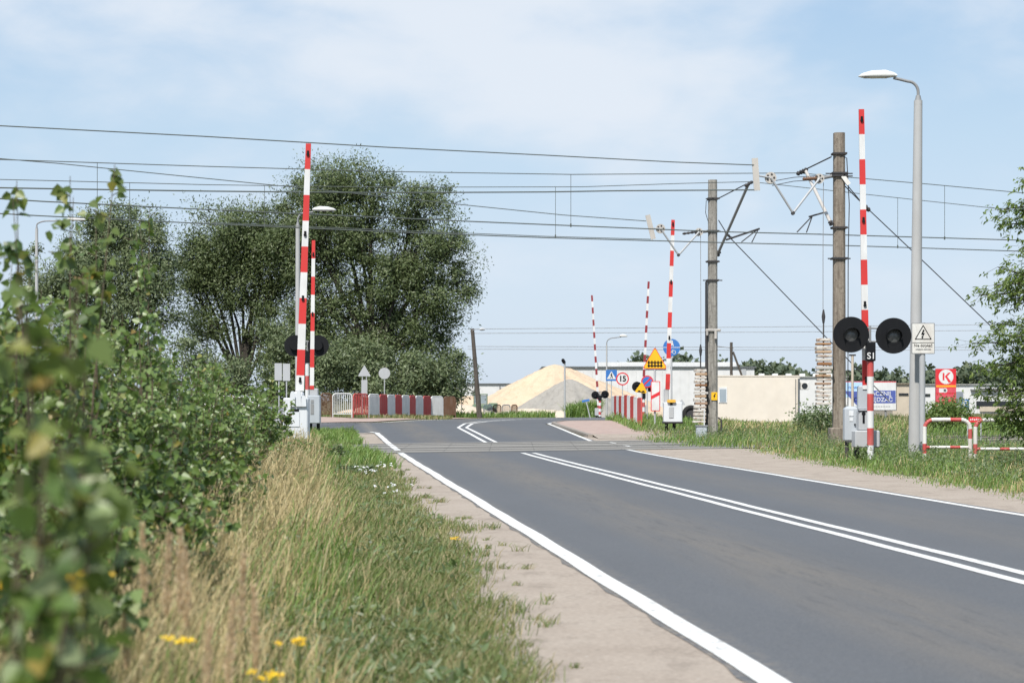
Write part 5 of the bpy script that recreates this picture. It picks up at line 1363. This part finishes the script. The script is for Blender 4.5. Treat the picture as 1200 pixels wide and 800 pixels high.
# understory weeds under bushes
x, Y, d = left_pts(26000, 5, 46, 6.5, 1.4); kk = d > 1.5; x, Y = x[kk], Y[kk]; n = len(x)
pp = np.stack([x, Y, zgn(x, Y) + rng.uniform(.02, .6, n) * np.clip(d[kk] - 1.2, .2, 1.2)], 1); l = rng.uniform(.03, .075, n)
V, Q = leaves6(pp, unit(n) + np.array([0, 0, .2]), unit(n) + np.array([0, -.3, .8]), l, l * .5, .1, 1); o = npmesh('undergrowth', V, Q, M['weed']); tag(o, 'leafy undergrowth beneath the aspen bushes', 'undergrowth', kind='stuff')
# grass clump area near the crossing on the left
def patch(name, n, pxr, Yr, hr, mat, label, wk=1.0, cond=None):
    Y = rng.uniform(*Yr, n); px = rng.uniform(*pxr, n); x = (px - CX) * Y / F
    if cond is not None: kk = cond(x, Y); x, Y = x[kk], Y[kk]
    n = len(x); h = rng.uniform(*hr, n) * (.65 + .5 * np.clip(vnoise(x, Y, 1.4, 2) + .4, 0, 1))
    return mk(name, x, Y, h, (.004 + .00032 * Y) * wk, rng.uniform(.15, .9, n), mat, label)
offroad = lambda x, Y: (x < np.interp(Y, ge_t, ge_v)) & (np.abs(Y - (57.48 + TS * x) + .4) > 3.0)
patch('verge_grass', 9000, (300, 425), (58, 71), (.1, .42), 'gr_green', 'green grass between the rails and the side road', 1, lambda x, Y: x < -4.75 - .1 * (Y - 62))
patch('verge_grass', 9000, (330, 470), (40, 56), (.08, .34), 'gr_green', 'green grass at the left of the crossing slabs', 1, offroad)
# right verge
def right_ok(x, Y): return (x > np.interp(Y, ge_t, re_v) + .1 * rng.normal(size=len(x))) 
def right_pts(n, y0, y1, dmax):
    u = rng.random(n); Y = (y0 ** -.3 + u * (y1 ** -.3 - y0 ** -.3)) ** (1 / -.3); d = dmax * rng.random(n) ** 1.3; return np.interp(Y, ge_t, re_v) + d + .15 * rng.normal(size=n), Y, d
x, Y, d = right_pts(46000, 24, 70, 9); n = len(x); hb = (.05 + .22 * np.clip(d / 1.2 + .3 * vnoise(x, Y, 2, 4), 0, 1)); kk = rng.random(n) < .75
g = vnoise(x, Y, .9, 9) + .7 * rng.normal(size=n) > -.95
a = kk & g; b = kk & ~g
mk('verge_grass', x[a], Y[a], hb[a] * rng.uniform(.5, 1.25, a.sum()), .004 + .0003 * Y[a], rng.uniform(.15, 1, a.sum()), 'gr_green', 'green grass on the right verge around the signal and lamp post')
mk('dry_grass', x[b], Y[b], hb[b] * rng.uniform(.6, 1.5, b.sum()), .0035 + .00027 * Y[b], rng.uniform(.1, .8, b.sum()), 'gr_dry', 'dry grass on the right verge around the signal and lamp post')
kk = (rng.random(n) < .2) & (d > .5); m_ = kk.sum(); pp = np.stack([x[kk], Y[kk], zgn(x[kk], Y[kk]) + rng.uniform(.05, .38, m_)], 1); pp = np.repeat(pp, 4, 0) + rng.normal(size=(m_ * 4, 3)) * .05; m_ = len(pp); l = rng.uniform(.03, .07, m_)
V, Q = leaves6(pp, unit(m_) + np.array([0, 0, .3]), unit(m_) + np.array([0, -.3, .8]), l, l * .5, .1, 1); o = npmesh('undergrowth', V, Q, M['weed']); tag(o, 'leafy weeds among the right verge grass', 'weeds', kind='stuff')
patch('dry_grass', 4500, (820, 1075), (66, 96), (.15, .42), 'gr_dry', 'tall dry grass in front of the cream container and billboard', 1.1, lambda x, Y: x > 6.2)
patch('meadow_grass', 12000, (790, 1240), (66, 98), (.12, .42), 'gr_green', 'rough green meadow before the white buildings', 1.2, lambda x, Y: x > 6.4)
patch('meadow_grass', 7000, (790, 1260), (100, 135), (.2, .6), 'gr_turf', 'rough meadow at the foot of the billboard', 1.3)
patch('verge_grass', 5200, (700, 800), (70, 94), (.1, .5), 'gr_green', 'green weeds along the right fence foot', 1, lambda x, Y: (x > 4.35) & (x < 6.6))
patch('verge_grass', 5000, (500, 650), (111.5, 118), (.15, .5), 'gr_green', 'green grass strip along the far kerb before the heaps', 1)
patch('meadow_grass', 3500, (664, 700), (113, 122), (.3, 1.25), 'gr_green', 'tall green reeds before the gravel heap', 1.2)
patch('verge_grass', 3500, (375, 530), (95.5, 108), (.05, .3), 'gr_turf', 'weeds growing along the left fence foot', 1, lambda x, Y: x < -3.7 + .42 * (Y - 97))

# reed plumes and flowers as individuals
GP = 'tan reed plumes in the near left grass'
plume_labels = {}
pl_list = [(173, 615, 7.2), (190, 628, 6.6), (212, 622, 6.4), (222, 640, 6.5), (279, 650, 7.0), (236, 735, 5.8), (150, 690, 6.6), (300, 690, 6.6), (262, 700, 6.1)]
wh_ = ['leftmost tall tan reed plume of the middle cluster', 'second tan reed plume from the left in the middle cluster', 'tallest tan reed plume in the middle of the cluster', 'tan reed plume right beside the tallest one', 'lone tan reed plume right of the cluster',
       'short blurred reed plume at the bottom edge below the cluster', 'low reed plume between the yellow flowers and the cluster', 'low reed plume right of the lone plume', 'low reed plume between the cluster and the lone plume']
for (px, top, Y), lab in zip(pl_list, wh_):
    x = (px - CX) * Y / F; z0 = zg(x, Y); h = CAMZ - (top - HZ) * Y / F - z0
    t = thing('reed_plume', (x, Y, z0), lab, 'reed', GP); m = MB(); bend = random.uniform(-.03, .03)
    m.tube([(0, 0, 0), (bend * .3, 0, h * .6), (bend, 0, h * .95)], [.003, .0025, .001], 5); m.build('stalk', M['gr_dry'], t)
    n = 420; f = rng.random(n); Lp = .27; zz = h - Lp + f * Lp; rad = .016 * np.clip(f / .18, .25, 1) * (1.04 - f) ** .7
    an = rng.uniform(0, 2 * np.pi, n); pp = np.stack([bend * (zz / h) ** 2 + np.cos(an) * rad * rng.random(n), np.sin(an) * rad * rng.random(n), zz], 1)
    l = rng.uniform(.012, .026, n); V, Q = leaves4(pp, np.stack([np.cos(an) * .5 + .15, np.sin(an) * .5, np.ones(n)], 1), unit(n), l, l * .3); npmesh('plume', V, Q, M['plume'], t)
GT = 'yellow tansy plants on the left verge'
for (px, py, Y, s, lab) in [(30, 690, 4.6, .6, 'small yellow tansy at the lower left edge'), (62, 690, 4.6, 1.1, 'bright yellow tansy second from the left edge'), (104, 676, 4.9, 1.1, 'yellow tansy nearest the reed plume cluster'),
                            (348, 752, 7.2, .6, 'yellow tansy low in the grass right of the plumes'), (316, 790, 6.6, .6, 'yellow tansy at the bottom edge of the grass'), (210, 752, 6.4, .4, 'faded yellow tansy under the reed plumes'), (534, 630, 18, .5, 'tiny yellow tansy out on the short turf')]:
    x = (px - CX) * Y / F; z0 = zg(x, Y); h = CAMZ - (py - HZ) * Y / F - z0; t = thing('tansy_plant', (x, Y, z0), lab, 'flower', GT)
    m = MB(); heads = []
    for k in range(int(3 + 5 * s)):
        e = Vector((random.gauss(0, .035 * s + .01), random.gauss(0, .04), h + random.gauss(0, .012))); heads.append(e)
        m.tube([(0, 0, 0), (e.x * .3, e.y * .3, h * .7), e], [.003, .002, .0015], 4, cap=False)
    m.build('stems', M['gr_green'], t)
    for e in heads:
        pos = np.array(e) + rng.normal(size=(16, 3)) * np.array([.010, .010, .003]); l = np.full(16, .011)
        V, Q = leaves4(pos, unit(16) * np.array([1, 1, .4]), np.tile([0, -.4, 1.], (16, 1)), l, l); npmesh('flower', V, Q, M['petal'], t)
for (px, py, Y, lab) in [(446, 556, 36, 'scattered tiny white flowers near the edge line'), (428, 570, 33, 'tiny white flowers in the verge left of the sand'), (462, 592, 26, 'tiny white flowers lower on the verge')]:
    x = (px - CX) * Y / F; t = thing('daisy_clump', (x, Y, zg(x, Y)), lab, 'flower', 'white flowers on the left verge'); m = MB(); heads = []
    for k in range(9):
        e = Vector((random.gauss(0, .13), random.gauss(0, .3), random.uniform(.18, .3))); heads.append(e); m.tube([(0, 0, 0), (e.x * .7, e.y * .7, .08), e], .0025, 4, cap=False)
    m.build('stems', M['gr_green'], t)
    for e in heads:
        pos = np.array(e) + rng.normal(size=(7, 3)) * np.array([.012, .012, .001]); l = np.full(7, .02)
        V, Q = leaves4(pos, unit(7), np.tile([0, -.6, 1.], (7, 1)), l, l); npmesh('flower', V, Q, M['daisy'], t)

# ------------------------------------------------------------------ light, sky, camera
SUN_EL, SUN_AZ = 52, -160      # azimuth clockwise from +Y, degrees: behind the viewer, to the left
az, el = R(SUN_AZ), R(SUN_EL)
sd = Vector((math.sin(az) * math.cos(el), math.cos(az) * math.cos(el), math.sin(el)))
sl = bpy.data.lights.new('sun', 'SUN'); sl.energy = 4.0; sl.angle = R(1.2); sl.color = (1, .955, .89)
so = bpy.data.objects.new('sun', sl); so.rotation_euler = (-sd).to_track_quat('-Z', 'Y').to_euler(); COL.objects.link(so)
w = bpy.data.worlds.new('World'); scn.world = w; w.use_nodes = True; nt = w.node_tree; nt.nodes.clear()
class WT(NT):
    def __init__(s, tree): s.t = tree
W = WT(nt)
sky = W.n('ShaderNodeTexSky', sky_type='NISHITA'); sky.sun_disc = False; sky.sun_elevation = el; sky.sun_rotation = az
sky.air_density = 1.0; sky.dust_density = 1.0; sky.ozone_density = 2.5
tc = W.n('ShaderNodeTexCoord'); sp = W.n('ShaderNodeSeparateXYZ'); W.l(tc.outputs['Generated'], sp.inputs[0])
grad = W.ramp(sp.outputs[2], [(0, (.485, .56, .66)), (.06, (.475, .56, .665)), (.13, (.40, .52, .64)), (.2, (.32, .455, .615)), (.45, (.34, .46, .61)), (1, (.36, .46, .60))])
bg0 = W.n('ShaderNodeBackground'); W.l(grad, bg0.inputs[0]); bg0.inputs[1].default_value = 1.0
bg1 = W.n('ShaderNodeBackground'); W.l(sky.outputs[0], bg1.inputs[0]); bg1.inputs[1].default_value = .07
m0 = W.n('ShaderNodeMixShader'); m0.inputs[0].default_value = .18; W.l(bg0.outputs[0], m0.inputs[1]); W.l(bg1.outputs[0], m0.inputs[2])
mp = W.n('ShaderNodeMapping'); mp.inputs['Scale'].default_value = (1, 1, 2.3); mp.inputs['Rotation'].default_value = (0, R(-7), 0); mp.inputs['Location'].default_value = (.35, .1, .12)
W.l(tc.outputs['Generated'], mp.inputs[0])
n1 = W.noise(mp.outputs[0], 4.2, 4, .5, .3)
n2 = W.noise(mp.outputs[0], 19, 6, .62, .3)
fac = W.math('ADD', W.math('MULTIPLY', n1, .84), W.math('MULTIPLY', n2, .16))
# the cloud bank lies ahead and high; the sky to the left is clearer
bank = W.n('ShaderNodeVectorMath', operation='DISTANCE'); bm = W.n('ShaderNodeMapping'); bm.inputs['Scale'].default_value = (1, 0, 1.6)
W.l(tc.outputs['Generated'], bm.inputs[0]); W.l(bm.outputs[0], bank.inputs[0]); bank.inputs[1].default_value = (.075, 0, .28)
fac = W.math('ADD', fac, W.ramp(bank.outputs['Value'], [(0, (.19,) * 3), (.14, (.14,) * 3), (.34, (0, 0, 0))]))
fac = W.math('SUBTRACT', fac, .125)
cf = W.ramp(fac, [(.445, (0, 0, 0)), (.67, (.95, .95, .95))], 'EASE')
bg2 = W.n('ShaderNodeBackground'); bg2.inputs[0].default_value = (.535, .58, .64, 1); bg2.inputs[1].default_value = 1.0
mx = W.n('ShaderNodeMixShader'); W.l(cf, mx.inputs[0]); W.l(m0.outputs[0], mx.inputs[1]); W.l(bg2.outputs[0], mx.inputs[2])
wo = W.n('ShaderNodeOutputWorld'); W.l(mx.outputs[0], wo.inputs[0])

cd = bpy.data.cameras.new('camera'); cd.sensor_width = 36; cd.sensor_fit = 'HORIZONTAL'; cd.lens = F / 1200 * 36
cd.shift_y = (HZ - 400) / 1200; cd.clip_end = 5000; cd.clip_start = .1
cd.dof.use_dof = True; cd.dof.focus_distance = 48; cd.dof.aperture_fstop = 4.0
co = bpy.data.objects.new('camera', cd); co.location = (0, 0, CAMZ); co.rotation_euler = (R(90), 0, 0); COL.objects.link(co); scn.camera = co
vs = scn.view_settings; vs.view_transform = 'Standard'; vs.look = 'None'; vs.exposure = 0.55; vs.gamma = 1
scn.cycles.max_bounces = 6; scn.cycles.transparent_max_bounces = 6
